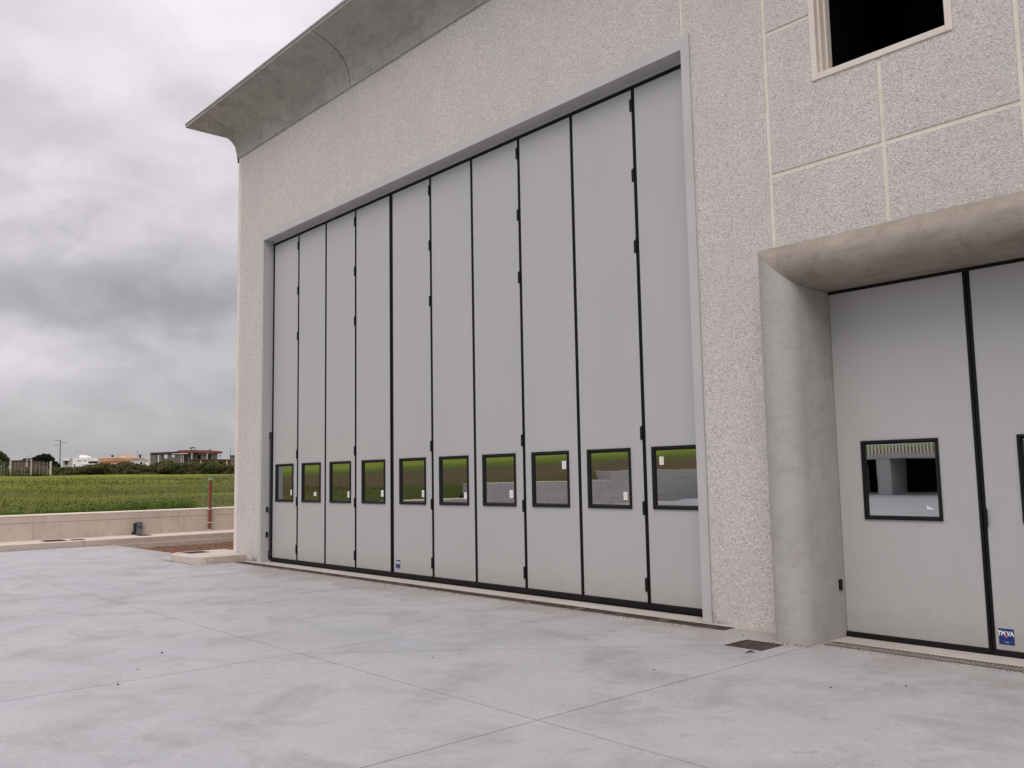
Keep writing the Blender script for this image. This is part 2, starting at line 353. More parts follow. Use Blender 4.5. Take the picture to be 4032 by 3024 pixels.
M = dict(
    agg=m_aggregate(),
    joint=m_concrete('smooth_joint_concrete', (0.66, 0.60, 0.525), (0.74, 0.68, 0.60), (0.58, 0.52, 0.46), 2.0, 0.7, pits=False, bmp=0.1),
    plaster=m_concrete('cream_plaster', (0.64, 0.575, 0.515), (0.71, 0.645, 0.585), (0.57, 0.50, 0.44), 2.0, 0.6, pits=False, bmp=0.08),
    cornice=m_concrete('cornice_concrete', (0.31, 0.288, 0.268), (0.42, 0.392, 0.362), (0.215, 0.198, 0.185), 1.5, 0.65, streak=0.5, bmp=0.15, streakv=(0.4, 1, 1)),
    surround=m_concrete('surround_concrete', (0.352, 0.334, 0.320), (0.418, 0.400, 0.386), (0.300, 0.272, 0.250), 1.5, 0.6, streak=0.40, bmp=0.18, streakv=(0.6, 0.6, 2.2)),
    lintel=m_concrete('lintel_concrete', (0.245, 0.208, 0.175), (0.335, 0.292, 0.248), (0.155, 0.128, 0.105), 2.0, 0.6, streak=0.7, bmp=0.12, streakv=(0.25, 1, 1)),
    yard=m_yard(),
    thr=m_concrete('threshold_concrete', (0.42, 0.375, 0.335), (0.50, 0.455, 0.415), (0.36, 0.30, 0.25), 2.5, 0.8, bmp=0.2),
    panel=m_panel(),
    trim=simple('grey_sheet_trim', (0.46, 0.46, 0.452), 0.38, 0.0, 0.05, 1.5, bmp=0.03),
    header=simple('grey_sheet_soffit', (0.46, 0.46, 0.45), 0.35, 0.0, 0.1, 2),
    rubber=simple('black_rubber', (0.006, 0.0055, 0.0055), 0.6, 0, 0.25, 4, spec=0.2),
    frame=simple('black_window_frame', (0.0065, 0.006, 0.0065), 0.45, spec=0.25),
    black=simple('black_plastic', (0.005, 0.005, 0.0055), 0.5, spec=0.22),
    bar=simple('dark_grey_bar', (0.022, 0.022, 0.026), 0.35, spec=0.5),
    void=simple('dark_interior', (0.010, 0.009, 0.010), 1.0, spec=0.0),
    glass=m_glass(),
    paper=simple('white_paper', (0.78, 0.78, 0.74), 0.6),
    ink=simple('grey_print', (0.35, 0.35, 0.33), 0.6),
    blue=simple('sticker_blue', (0.010, 0.028, 0.155), 0.35),
    lblue=simple('sticker_light_blue', (0.08, 0.14, 0.36), 0.35),
    white=simple('sticker_white', (0.80, 0.80, 0.80), 0.4),
    orange=simple('sticker_orange', (0.72, 0.13, 0.05), 0.4),
    iron=simple('rusty_iron', (0.072, 0.050, 0.042), 0.75, 0.2, 0.45, 14, bmp=0.3, bscale=60),
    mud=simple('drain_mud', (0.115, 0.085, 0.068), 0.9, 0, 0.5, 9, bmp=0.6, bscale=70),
    dark=simple('gap_shadow_filler', (0.035, 0.032, 0.03), 0.95, 0, 0.3, 5),
    flash=simple('zinc_flashing', (0.24, 0.255, 0.25), 0.5, 0.2, 0.3, 6),
    wallc=m_concrete('retaining_wall_concrete', (0.520, 0.438, 0.372), (0.61, 0.522, 0.450), (0.42, 0.335, 0.275), 1.1, 0.85, streak=0.5, bmp=0.2),
    wallg=m_concrete('grey_wall_concrete', (0.40, 0.395, 0.39), (0.47, 0.465, 0.46), (0.33, 0.32, 0.31), 0.8, 0.85, streak=0.35, bmp=0.2),
    wallt=m_concrete('wall_coping_concrete', (0.62, 0.55, 0.45), (0.70, 0.63, 0.53), (0.52, 0.44, 0.36), 1.5, 0.85, bmp=0.2),
    kerb=m_concrete('kerb_concrete', (0.52, 0.445, 0.38), (0.59, 0.51, 0.44), (0.43, 0.355, 0.295), 1.1, 0.85, streak=0.3, bmp=0.25),
    plinth=m_concrete('plinth_concrete', (0.50, 0.43, 0.375), (0.57, 0.50, 0.44), (0.41, 0.345, 0.295), 1.6, 0.85, streak=0.3, bmp=0.25),
    field=m_field(), soil=m_soil(),
    earth=simple('far_ground', (0.10, 0.11, 0.035), 0.95, 0, 0.3, 0.05),
    grass=m_leaf('grass_blades', (0.095, 0.115, 0.018), (0.19, 0.195, 0.028), (0.27, 0.25, 0.05), 0.10),
    weed=m_leaf('tall_weeds', (0.080, 0.130, 0.022), (0.14, 0.20, 0.034), (0.21, 0.27, 0.06), 2.5),
    hedge=m_leaf('hedge_leaves', (0.078, 0.092, 0.030), (0.135, 0.138, 0.048), (0.20, 0.185, 0.075), 0.7),
    olive=m_leaf('dry_bush_leaves', (0.085, 0.080, 0.030), (0.12, 0.11, 0.045), (0.17, 0.15, 0.07), 0.5),
    darkleaf=m_leaf('dark_tree_leaves', (0.016, 0.018, 0.012), (0.026, 0.028, 0.018), (0.036, 0.04, 0.024), 0.5),
    treeleaf=m_leaf('green_tree_leaves', (0.045, 0.070, 0.018), (0.08, 0.11, 0.03), (0.13, 0.16, 0.05), 0.8),
    bark=simple('bark', (0.06, 0.045, 0.035), 0.9, 0, 0.3, 8),
    post=simple('concrete_post', (0.50, 0.48, 0.44), 0.85, 0, 0.15, 4),
    stake=simple('weathered_stake', (0.22, 0.20, 0.185), 0.85, 0, 0.2, 4),
    wire=simple('green_wire', (0.17, 0.27, 0.18), 0.5, 0.3),
    gwire=simple('grey_wire', (0.20, 0.20, 0.20), 0.5, 0.4),
    red=simple('terracotta_plastic_pipe', (0.20, 0.048, 0.024), 0.45, 0, 0.12, 6),
    cap=simple('grey_green_cap', (0.20, 0.27, 0.23), 0.5),
    steel=simple('galvanised_steel', (0.16, 0.18, 0.19), 0.45, 0.4, 0.2, 8),
    clamp=simple('bright_clamp', (0.7, 0.7, 0.7), 0.3, 0.3),
    wwall=simple('white_render', (0.86, 0.85, 0.85), 0.8, 0, 0.06, 0.5),
    gwall=simple('pale_grey_render', (0.44, 0.43, 0.43), 0.8, 0, 0.1, 0.5),
    cwall=simple('cream_render', (0.80, 0.60, 0.42), 0.8, 0, 0.08, 0.5),
    owall=simple('orange_roof_tiles', (0.40, 0.17, 0.085), 0.8, 0, 0.25, 1.5),
    block=simple('hollow_brick_wall', (0.175, 0.145, 0.125), 0.9, 0, 0.2, 0.8),
    rslab=simple('dark_roof_slab', (0.05, 0.046, 0.046), 0.9, 0, 0.2, 1),
    rfascia=simple('red_fascia', (0.27, 0.075, 0.055), 0.8, 0, 0.15, 1),
    pwall=simple('pink_grey_render', (0.50, 0.44, 0.43), 0.8, 0, 0.1, 0.6),
    ywall=simple('raw_ochre_masonry', (0.30, 0.225, 0.135), 0.9, 0, 0.25, 0.8),
    wdark=simple('dark_opening', (0.02, 0.02, 0.022), 0.7),
    rbr=simple('red_brown_shed_wall', (0.125, 0.080, 0.070), 0.85, 0, 0.15, 0.8),
    pole=simple('grey_pole', (0.075, 0.08, 0.085), 0.7),
    twig=simple('dry_leaf', (0.030, 0.022, 0.016), 0.8),
)

# ------------------------------------------------------------------ heights
def top_z(y):            # wall top steps up towards the south
    return 0.675 if y > -12.3 else (1.19 if y > -19.4 else 1.57)
def fz(x, y):
    """meadow height west of the retaining wall"""
    d = -9.9 - x
    z = 0.62 + 0.0195 * min(max(d, 0), 98) + 0.005 * max(d - 98, 0)
    rise = 0.055 * max(0.0, min(-y - 5, 90))
    t = min(1.0, max(0.0, (d - 0.15) / 3.0))
    return z + rise * t + (top_z(y) - 0.675) * (1 - t) - (0.03 if x > -9.72 else 0)
G = -0.09                # yard level

# ------------------------------------------------------------------ ground, yard
MB().box(-900, 900, -900, 900, -1.2, -0.9).build('ground', M['earth'], kind='structure')
# meadow sheet
nx, ny = 150, 160
xs = -9.66 - np.concatenate([np.linspace(0, 20, 60), np.linspace(20, 100, 60)[1:], np.linspace(100, 800, 31)])
ys = np.concatenate([np.linspace(-300, -30, 25), np.linspace(-30, 40, 90)[1:], np.linspace(40, 500, 45)[1:]])
mb = MB(); vs = []; fs = []
from mathutils import noise as mn
for i, x in enumerate(xs):
    for j, y in enumerate(ys):
        z = fz(x, y) + (mn.noise(Vector((x * 0.12, y * 0.12, 0))) * 0.10 + mn.noise(Vector((x * 0.6, y * 0.6, 3))) * 0.05) * min(1, max(0, (-9.9 - x) / 3))
        vs.append((x, y, z))
nY = len(ys)
for i in range(len(xs) - 1):
    for j in range(nY - 1):
        a = i * nY + j; fs.append((a, a + 1, a + nY + 1, a + nY))
mb.add(vs, fs); mb.build('field', M['field'], smooth=True, kind='structure')

# yard: concrete slabs with saw-cut joints, over a dark bed
MB().box(-7.64, 24, -12.0, -0.42, G - 0.16, G - 0.022).build('slab_bed', M['dark'], kind='structure')
MB().box(-2.3, 24, -0.42, 0.6, G - 0.16, G - 0.06).build('wall_footing', M['dark'], kind='structure')
M['gm'] = simple('worn_grate_metal', (0.30, 0.25, 0.22), 0.7, 0.0, 0.3, 20)
yard = empty('yard_paving', (-7.6, -12, G), kind='structure')
def slab(pts, z=G):
    cx_ = sum(p[0] for p in pts) / len(pts); cy_ = sum(p[1] for p in pts) / len(pts)
    MB().prism(pts, z - 0.02, z).build('slab', M['yard'], yard)
def rect(x0, x1, y0, y1, gx0=0.0045, gx1=0.0045, gy0=0.0045, gy1=0.0045):
    return [(x0 + gx0, y0 + gy0), (x1 - gx1, y0 + gy0), (x1 - gx1, y1 - gy1), (x0 + gx0, y1 - gy1)]
YA = -3.90; DN = -0.49
X1, X2 = 8.27, 11.325
# north row (towards the doors)
slab([(-7.62, YA + .003), (2.199, YA + .003), (2.199, DN), (-0.60, DN), (-0.60, -0.42), (-7.62, -0.42)])
slab(rect(2.2, 5.1, YA, DN, 0.0012, 0.0012, .0045, 0)); slab(rect(5.1, X1, YA, DN, 0.0012, .003, .0045, 0))
# slab cut diagonally from the crossing to the manhole
mhx0, mhx1, mhy0, mhy1 = 10.755, 11.140, -1.105, -0.740
slab([(X1 + .004, YA + .016), (mhx0, mhy0 + .004), (mhx0, mhy1), (mhx1, mhy1), (mhx1, mhy1 - .001), (X2 - .0045, mhy1), (X2 - .0045, DN), (X1 + .003, DN)])
slab([(X1 + .013, YA + .0045), (X2 - .0045, YA + .0045), (X2 - .0045, mhy1 - .001), (mhx1, mhy1 - .002), (mhx1, mhy0), (mhx0 + .002, mhy0 - .004)])
slab(rect(X2, 14.4, YA, DN, .0045, .0045, .0045, 0)); slab(rect(14.4, 17.5, YA, DN, .0045, .0045, .0045, 0)); slab(rect(17.5, 23.9, YA, DN, .0045, .0045, .0045, 0))
slab(rect(10.335, 11.37, DN, -0.2, 0, 0, 0, 0)); slab(rect(16.4, 23.9, DN, -0.2, 0, 0, 0, 0))
# south rows
for (xa, xb) in ((-7.62, 2.2), (2.2, X1), (X1, X2), (X2, 14.4), (14.4, 17.5), (17.5, 23.9)):
    for (ya, yb) in ((-7.4, YA), (-12.0, -7.4)):
        slab(rect(xa, xb, ya, yb))
# yard rises gently south of the joints
MB().add([(-7.64, -30, 0.6), (24, -30, 0.6), (24, -12.003, G), (-7.64, -12.003, G)], [(0, 1, 2, 3)]).build('ramp', M['yard'], kind='structure')
# threshold under the doors
# soil strip beyond the slab edge
mb = MB(); vs = []; fs = []
gx = np.linspace(-7.6, -1.25, 90); gy = np.linspace(-0.42, 12, 120)
for x in gx:
    for y in gy:
        e = min(1, (y + 0.42) / 0.4)
        vs.append((x, y, -0.235 + 0.03 * e + (mn.noise(Vector((x * 2.2, y * 2.2, 0))) * 0.035 + mn.noise(Vector((x * 7, y * 7, 2))) * 0.02) * 1.0))
for i in range(89):
    for j in range(119):
        a = i * 120 + j; fs.append((a, a + 120, a + 121, a + 1))
mb.add(vs, fs); mb.build('soil', M['soil'], kind='structure')
# clods and stones in the soil strip
mb = MB()
for k in range(260):
    x = rng.uniform(-7.4, -2.3); y = rng.uniform(-0.3, 2.5); r = rng.uniform(0.012, 0.05)
    a = rng.uniform(0, 6.28)
    pts = [(x + math.cos(a + i * 1.2566) * r * rng.uniform(.7, 1.3), y + math.sin(a + i * 1.2566) * r * rng.uniform(.7, 1.3)) for i in range(5)]
    n0 = len(mb.v)
    mb.add([(p[0], p[1], -0.235) for p in pts] + [(x, y, -0.2 + r * 0.7)], [(i, (i + 1) % 5, 5) for i in range(5)])
mb.build('clods', M['soil'], kind='stuff', label='loose reddish clods and stones lying on the bare soil strip', cat='clods')

# ------------------------------------------------------------------ kerb and retaining wall (west side)
mb = MB()
prof = [(-7.64, G - .35), (-7.64, 0.05), (-7.66, 0.058), (-8.95, 0.058), (-8.95, G - .35)]
def ext_y(mb, prof, y0, y1, dz0=0, dz1=0):
    n = len(prof)
    vs = [(x, y0, z + dz0) for x, z in prof] + [(x, y1, z + dz1) for x, z in prof]
    mb.add(vs, [tuple(range(n)), tuple(range(n, 2 * n))[::-1]] + [(i, n + i, n + (i + 1) % n, (i + 1) % n) for i in range(n)])
kerb = empty('kerb', (-7.64, 14, G), kind='structure')
seg = [14, 9.5, 6, 2.4, -1.1, -4.6, -8.1, -12.3]
for k in range(len(seg) - 1):
    q = MB(); ext_y(q, prof, seg[k + 1] + .004, seg[k] - .004); q.build('kerb_section', M['kerb'], kerb, bevel=0.008)
q = MB(); ext_y(q, prof, -22, -12.304, 0.2, 0.0); q.build('kerb_section', M['kerb'], kerb)
MB().box(-7.66, -7.615, -0.42, 14, -0.5, -0.098).build('kerb_footing', M['kerb'], kerb, bevel=0.004)

rw = empty('retaining_wall', (-8.9, 14, 0.05), label='long low pinkish concrete retaining wall with cast joints between kerb and meadow', cat='wall')
q = MB()
for (ya, yb, t) in ((-12.3, 16, .63), (-19.4, -12.301, 1.145), (-30, -19.401, 1.525)): q.box(-9.72, -8.912, ya, yb, -0.6, t)
q.build('wall_core', M['wallg'], rw)
vj = [16, 12.46, 8.87, 5.28, 1.69, -1.905, -5.5, -9.1, -12.3, -15.8, -19.4, -23, -30]
for k in range(len(vj) - 1):
    y1, y0 = vj[k], vj[k + 1]; t = top_z((y0 + y1) / 2)
    wm = M['wallc'] if y0 > -5.6 else M['wallg']
    MB().box(-9.3, -8.90, y0 + .004, y1 - .004, -0.5, 0.483).build('wall_section', wm, rw, bevel=0.004)
    if t < 1:
        MB().box(-9.3, -8.896, y0 + .002, y1 - .002, 0.488, t - 0.035).build('wall_section', wm, rw, bevel=0.004)
    else:
        z0 = 0.488
        while z0 < t - 0.05:
            z1 = min(z0 + 0.37, t - 0.035)
            MB().box(-9.3, -8.896, y0 + .002, y1 - .002, z0, z1).build('wall_section', wm, rw, bevel=0.004)
            z0 = z1 + .005
    MB().box(-9.74, -8.892, y0 + .0015, y1 - .0015, t - 0.033, t).build('coping', M['wallt'], rw, bevel=0.006)

# grates let into the kerb top
def grate(name, quad, z, parent=None, **k):
    (xa, xb), (ya, yb) = (min(p[0] for p in quad), max(p[0] for p in quad)), (min(p[1] for p in quad), max(p[1] for p in quad))
    g = empty(name, ((xa + xb) / 2, (ya + yb) / 2, z), **k)
    MB().box(xa, xb, ya, yb, z - .004, z + .004).build('plate', M['iron'], g)
    n = 5
    for i in range(n):
        u = xa + (xb - xa) * (i + .5) / n
        MB().box(u - .016, u + .016, ya + .03, yb - .03, z + .004, z + .012).build('bar', M['iron'], g)
grate('drain_grate', [(-8.42, -1.86), (-7.90, -1.38)], 0.062, label='largest dark iron grate set in the top of the kerb', cat='grate', group='iron grates in the kerb')
grate('drain_grate', [(-8.10, -1.29), (-7.86, -0.98)], 0.062, label='small dark grate in the kerb beside the larger one', cat='grate', group='iron grates in the kerb')
grate('drain_grate', [(-8.52, 0.41), (-8.13, 0.73)], 0.062, label='dark grate in the kerb at the foot of the grey metal box', cat='grate', group='iron grates in the kerb')

# grey metal box against the retaining wall
g = empty('meter_box', (-8.8, 0.60, 0.058), label='small grey metal box standing on the kerb against the retaining wall', cat='metal box')
MB().box(-8.89, -8.80, 0.55, 0.69, 0.058, 0.37).build('casing', M['steel'], g, bevel=0.008)
MB().box(-8.885, -8.79, 0.535, 0.705, 0.37, 0.385).build('lid', M['steel'], g, bevel=0.003)
MB().box(-8.80, -8.79, 0.60, 0.66, 0.24, 0.26).build('handle', M['black'], g)
MB().box(-8.89, -8.82, 0.49, 0.545, 0.058, 0.36).build('bracket', M['bar'], g, bevel=0.004)
MB().cyl((-8.86, 0.465, 0.058), (-8.86, 0.465, 0.14), 0.022).build('conduit', M['bar'], g, smooth=False)
MB().box(-8.893, -8.885, 0.73, 0.79, 0.19, 0.31).build('wall_patch', M['gwall'], g)

# red pipe against the wall
g = empty('vent_pipe', (-8.84, 2.55, 0.058), label='upright terracotta red plastic pipe clamped to the retaining wall, grey cap on top', cat='pipe')
MB().cyl((-8.835, 2.55, 0.10), (-8.835, 2.55, 1.445), 0.043, n=20).build('tube', M['red'], g, smooth=False)
MB().cyl((-8.835, 2.55, 1.445), (-8.835, 2.55, 1.475), 0.045, n=16).cyl((-8.835, 2.55, 1.475), (-8.835, 2.55, 1.52), 0.068, 0.05, n=18).build('cap', M['cap'], g)
for z in (0.645, 0.275):
    MB().cyl((-8.835, 2.55, z), (-8.835, 2.55, z + .022), 0.055, n=18).box(-8.9, -8.84, 2.49, 2.61, z, z + .02).build('clamp', M['clamp'], g)
MB().cyl((-8.835, 2.55, 0.058), (-8.835, 2.55, 0.105), 0.06, n=16).build('socket', M['gwall'], g)

# green wire fence standing on the wall
g = empty('mesh_fence', (-9.05, 2.42, 0.675), label='thin green welded wire fence standing on the retaining wall beside the building corner', cat='fence')
for y in (2.42, 4.9, 7.4):
    MB().cyl((-9.05, y, 0.675), (-9.05, y, 1.615), 0.012, n=8).build('post', M['wire'], g)
mb = MB()
for y in np.arange(2.44, 9.0, 0.05): mb.cyl((-9.05, y, 0.70), (-9.05, y, 1.61), 0.0032, n=3, cap=False)
for z in [0.72, 0.92, 1.12, 1.32, 1.52, 1.605]:
    mb.cyl((-9.052, 2.42, z), (-9.052, 9.0, z), 0.005, n=4, cap=False)
mb.build('wire_panel', M['wire'], g, kind='stuff')

# ------------------------------------------------------------------ the warehouse shell
FY = -0.20                 # outer face of the wall
WH = empty('warehouse', (-1.22, FY, G), label='concrete warehouse with washed aggregate wall panels, curved cornice and wide door openings', cat='warehouse')
JD = 0.009                 # joint depth
PT = FY
def wpanel(x0, x1, z0, z1, g=0.020, name='wall_panel', gl=None, gr=None, gb=None, gt=None):
    gl = g if gl is None else gl; gr = g if gr is None else gr; gb = g if gb is None else gb; gt = g if gt is None else gt
    return MB().box(x0 + gl, x1 - gr, PT, PT + 0.05, z0 + gb, z1 - gt).build(name, M['agg'], WH, bevel=0.006)
# smooth backing that shows in the joints
def back(x0, x1, z0, z1): return MB().box(x0, x1, PT + JD, PT + 0.16, z0, z1).build('joint_backing', M['joint'], WH)
back(-1.21, -0.10, -0.25, 8.0); back(-0.10, 9.93, 6.06, 8.0); back(9.93, 11.0, -0.25, 8.0)
back(11.0, 11.46, 3.2, 8.0); back(11.46, 12.64, 3.2, 5.18); back(12.64, 22, 3.2, 8.0); back(11.46, 12.64, 6.95, 8.0)
MB().box(-1.225, -1.10, PT - 0.004, PT + .3, -0.2, 7.99).build('corner_strip', M['plaster'], WH, bevel=0.012)
wpanel(-1.10, -0.06, -0.10, 8.0, 0.0, gr=0.007)
wpanel(-0.06, 9.90, 6.10, 8.0, 0.007, gr=0.016)
MB().box(-0.0665, -0.0535, PT - .0015, PT + JD, 6.17, 7.99).build('joint_strip', M['joint'], WH)
wpanel(9.90, 10.90, -0.10, 8.0, 0.014, gb=0.0, gr=0.017)
for (a, c) in ((10.90, 12.045), (12.045, 13.18)):
    wpanel(a, c, 3.2, 4.325)
# panels around the small window (window occupies 11.46..12.64 x 5.18..6.95, flange 0.06)
def lpanel(pts): 
    q = MB(); n = len(pts)
    q.add([(x, PT, z) for x, z in pts] + [(x, PT + .05, z) for x, z in pts], [tuple(range(n)), tuple(range(n, 2 * n))[::-1]] + [(i, n + i, n + (i + 1) % n, (i + 1) % n) for i in range(n)])
    return q.build('wall_panel', M['agg'], WH)
wx0, wx1, wz0, wz1 = 11.400, 12.700, 5.122, 7.01
gj = .020
lpanel([(10.90 + gj, 4.325 + gj), (12.045 - gj, 4.325 + gj), (12.045 - gj, wz0), (wx0, wz0), (wx0, 5.784 - gj), (10.90 + gj, 5.784 - gj)][::1])
lpanel([(12.045 + gj, 4.325 + gj), (13.18 - gj, 4.325 + gj), (13.18 - gj, 5.784 - gj), (wx1, 5.784 - gj), (wx1, wz0), (12.045 + gj, wz0)])
lpanel([(10.90 + gj, 5.784 + gj), (wx0, 5.784 + gj), (wx0, wz1), (12.045 - gj, wz1), (12.045 - gj, 8.0), (10.90 + gj, 8.0)])
lpanel([(12.045 + gj, wz1), (wx1, wz1), (wx1, 5.784 + gj), (13.18 - gj, 5.784 + gj), (13.18 - gj, 8.0), (12.045 + gj, 8.0)])
for (a, c) in ((13.18, 14.32), (14.32, 15.46), (15.46, 16.6), (16.6, 18.5), (18.5, 21)):
    for (e, f) in ((3.2, 4.325), (4.325, 5.784), (5.784, 8.0)): wpanel(a, c, e, f)
for (a, c) in ((16.74, 18.5), (18.5, 21)): wpanel(a, c, -0.1, 3.2)
MB().box(16.74, 21, PT + JD, PT + .16, -.25, 3.2).build('joint_backing', M['joint'], WH)
# building volume behind (other walls and roof)
MB().box(-1.20, -1.0, 0.1, 24, -0.3, 8.0).build('side_wall', M['agg'], WH)
MB().box(-1.0, 22, 0.4, 24, 7.9, 8.3).build('roof', M['gwall'], WH)
MB().box(21.8, 22, -0.03, 24, -0.3, 7.9).build('side_wall', M['agg'], WH)
MB().box(-1.0, 21.8, 23.8, 24, -0.3, 7.9).build('back_wall', M['agg'], WH)

# window surround: stepped cream reveal
def ring(mb, x0, x1, z0, z1, t, ya, yb, tr=None, tb=None):
    """four bars of a rectangular ring, inside edge x0..x1,z0..z1, thickness t outward, depth ya..yb"""
    mb.box(x0 - t, x0, ya, yb, z0 - t, z1 + t); mb.box(x1, x1 + t, ya, yb, z0 - t, z1 + t)
    mb.box(x0, x1, ya, yb, z0 - t, z0); mb.box(x0, x1, ya, yb, z1, z1 + t)
    return mb
WS = empty('window', (11.40, FY, 5.12), parent=WH)
ring(MB(), 11.462, 12.638, 5.182, 6.948, 0.062, PT - 0.014, PT + 0.05).build('window_surround', M['plaster'], WS, bevel=0.006)
ring(MB(), 11.482, 12.622, 5.196, 6.930, 0.045, PT + 0.052, PT + 0.13).build('reveal_step', M['plaster'], WS, bevel=0.004)
ring(MB(), 11.500, 12.606, 5.212, 6.912, 0.06, PT + 0.132, PT + 0.22).build('reveal_step', M['plaster'], WS, bevel=0.004)
q = MB(); q.box(11.30, 12.80, PT + .222, PT + 2.2, 5.0, 7.1)
q.f = [f for i, f in enumerate(q.f) if i != 2]; q.mi = [0] * len(q.f)
q.build('dark_room', M['void'], WS)

# cornice: concave profile (outward distance, height)
prof = [(0.0, 7.985), (0.028, 7.985), (0.034, 8.030), (0.028, 8.045), (0.057, 8.24), (0.10, 8.345), (0.159, 8.435), (0.235, 8.512), (0.328, 8.578), (0.42, 8.628),
        (0.519, 8.668), (0.60, 8.698), (0.659, 8.716), (0.735, 8.736), (0.752, 8.742), (0.752, 8.80), (0.0, 8.84)]
def cornice(x0, x1, gl=0.011, gr=0.011):
    q = MB(); n = len(prof)
    vs = [(x0 + gl, FY - d, z) for d, z in prof] + [(x1 - gr, FY - d, z) for d, z in prof]
    q.add(vs, [tuple(range(n)), tuple(range(n, 2 * n))[::-1]] + [(i, n + i, n + (i + 1) % n, (i + 1) % n) for i in range(n)])
    s_ = q.build('cornice_segment', M['cornice'], WH)
    MB().box(x0 + gl, x1 - gr, FY - .762, FY - .30, 8.803, 8.822).build('flashing', M['flash'], s_, at=WL[s_.name])
    MB().box(x0 + gl, x1 - gr, FY - .764, FY - .7535, 8.782, 8.803).build('drip_edge', M['flash'], s_, at=WL[s_.name])
MB().box(-1.20, 22, FY - .027, FY, 8.06, 8.60).build('cornice_fixing', M['dark'], WH)
for k in range(6): cornice(-1.227 + 4.333 * k, -1.227 + 4.333 * (k + 1))
# mitred corner piece and the return along the west side
kx = 0.93 / 0.752
q = MB(); n = len(prof)
A = [(-1.233, FY - d, z) for d, z in prof]; Bm = [(-1.222 - d * kx, FY - d, z) for d, z in prof]; Cc = [(-1.222 - d * kx, 22.0, z) for d, z in prof]
q.add(A + Bm + Cc, [tuple(range(n))[::-1]] + [(i, (i + 1) % n, n + (i + 1) % n, n + i) for i in range(n)] + [(n + i, n + (i + 1) % n, 2 * n + (i + 1) % n, 2 * n + i) for i in range(n)])
cs = q.build('cornice_corner', M['cornice'], WH)
MB().prism([(-1.233, FY - .762), (-1.222 - .945, FY - .762), (-1.222 - .945, 22), (-1.22, 22), (-1.22, FY)], 8.803, 8.822).build('flashing', M['flash'], cs, at=WL[cs.name])
MB().box(-1.25, -1.222, FY - .02, FY + .02, 7.90, 8.02).build('cornice_bracket', M['dark'], WH)

# bullnose concrete surround of the second door
SR = 0.20
def bull():
    p = [(0.405, FY), (0.405, -0.48)]
    for i in range(1, 16):
        a = math.pi * i / 16; p.append((0.205 + 0.2 * math.cos(a), -0.48 - SR * math.sin(a)))
    p += [(0.005, -0.48), (0.0, -0.47), (0.0, 0.10), (0.10, 0.10), (0.10, FY + .06), (0.3, FY + .06)]
    return p
OX0, OX1, OZ = 11.335, 16.335, 3.11
P = bull(); n = len(P)
def leg(xf, name, material):
    q = MB()
    vs = [(xf(u), y, -0.25) for u, y in P] + [(xf(u), y, OZ + u - .0012) for u, y in P]
    fs = [tuple(range(n)), tuple(range(n, 2 * n))[::-1]] + [(i, n + i, n + (i + 1) % n, (i + 1) % n) for i in range(n)]
    q.add(vs, fs); o = q.build(name, material, WH, smooth=True); o.data.set_sharp_from_angle(angle=rad(40)); return o
leg(lambda u: OX0 - u, 'surround_jamb', M['surround']); leg(lambda u: OX1 + u, 'surround_jamb', M['surround'])
q = MB()
vs = [(OX0 - u, y, OZ + u + .0012) for u, y in P] + [(OX1 + u, y, OZ + u + .0012) for u, y in P]
q.add(vs, [tuple(range(n)), tuple(range(n, 2 * n))[::-1]] + [(i, n + i, n + (i + 1) % n, (i + 1) % n) for i in range(n)])
o = q.build('surround_lintel', M['lintel'], WH, smooth=True); o.data.set_sharp_from_angle(angle=rad(40))
for a, c in ((-0.6, 10.9), (11.34, 16.33)):
    MB().box(a, c, -0.302, 0.4, G - .1, G + 0.004).build('threshold', M['thr'], WH, bevel=0.003)

# ------------------------------------------------------------------ folding doors
def sticker(x0, z0, w_, h_, y, parent):
    s_ = MB().box(x0, x0 + w_, y - .0015, y, z0, z0 + h_).build('sticker', [M['blue']], parent, at=(x0, y, z0))
    # print: one flat mesh with several colours, lying on the sticker
    parts = []
    def glyph(txt, cx_, cz_, size, mi, sxx=1.0):
        cu = bpy.data.curves.new('t', 'FONT'); cu.body = txt; cu.size = size; cu.align_x = 'CENTER'; cu.offset = size * 0.035
        to = bpy.data.objects.new('t', cu); col.objects.link(to)
        bpy.context.view_layer.update()
        me = bpy.data.meshes.new_from_object(to.evaluated_get(bpy.context.evaluated_depsgraph_get()))
        n0 = len(q.v)
        q.cur = mi
        q.add([(cx_ + v.co.x * sxx, y - .0022, cz_ + v.co.y) for v in me.vertices], [tuple(p.vertices) for p in me.polygons])
        bpy.data.objects.remove(to); bpy.data.curves.remove(cu); bpy.data.meshes.remove(me)
    q = MB()
    sc_ = w_ / 0.116
    glyph('TM', x0 + .024 * sc_, z0 + h_ - .055 * sc_, .052 * sc_, 0, 0.80)
    glyph('VA', x0 + .088 * sc_, z0 + h_ - .055 * sc_, .052 * sc_, 0, 0.80)
    q.cur = 1
    k = 14; c0 = (x0 + .058 * sc_, z0 + h_ - .060 * sc_)
    q.add([(c0[0] + math.cos(2 * math.pi * i / k) * .009, y - .0026, c0[1] + math.sin(2 * math.pi * i / k) * .009) for i in range(k)], [tuple(range(k))])
    q.cur = 2; q.box(x0 + .015, x0 + .10, y - .0020, y - .0016, z0 + .027, z0 + .029)
    q.cur = 0; q.box(x0 + .045, x0 + .075, y - .0021, y - .0017, z0 + .018, z0 + .0205)
    q.build('sticker_print', [M['white'], M['orange'], M['lblue']], parent, at=(x0, y, z0))
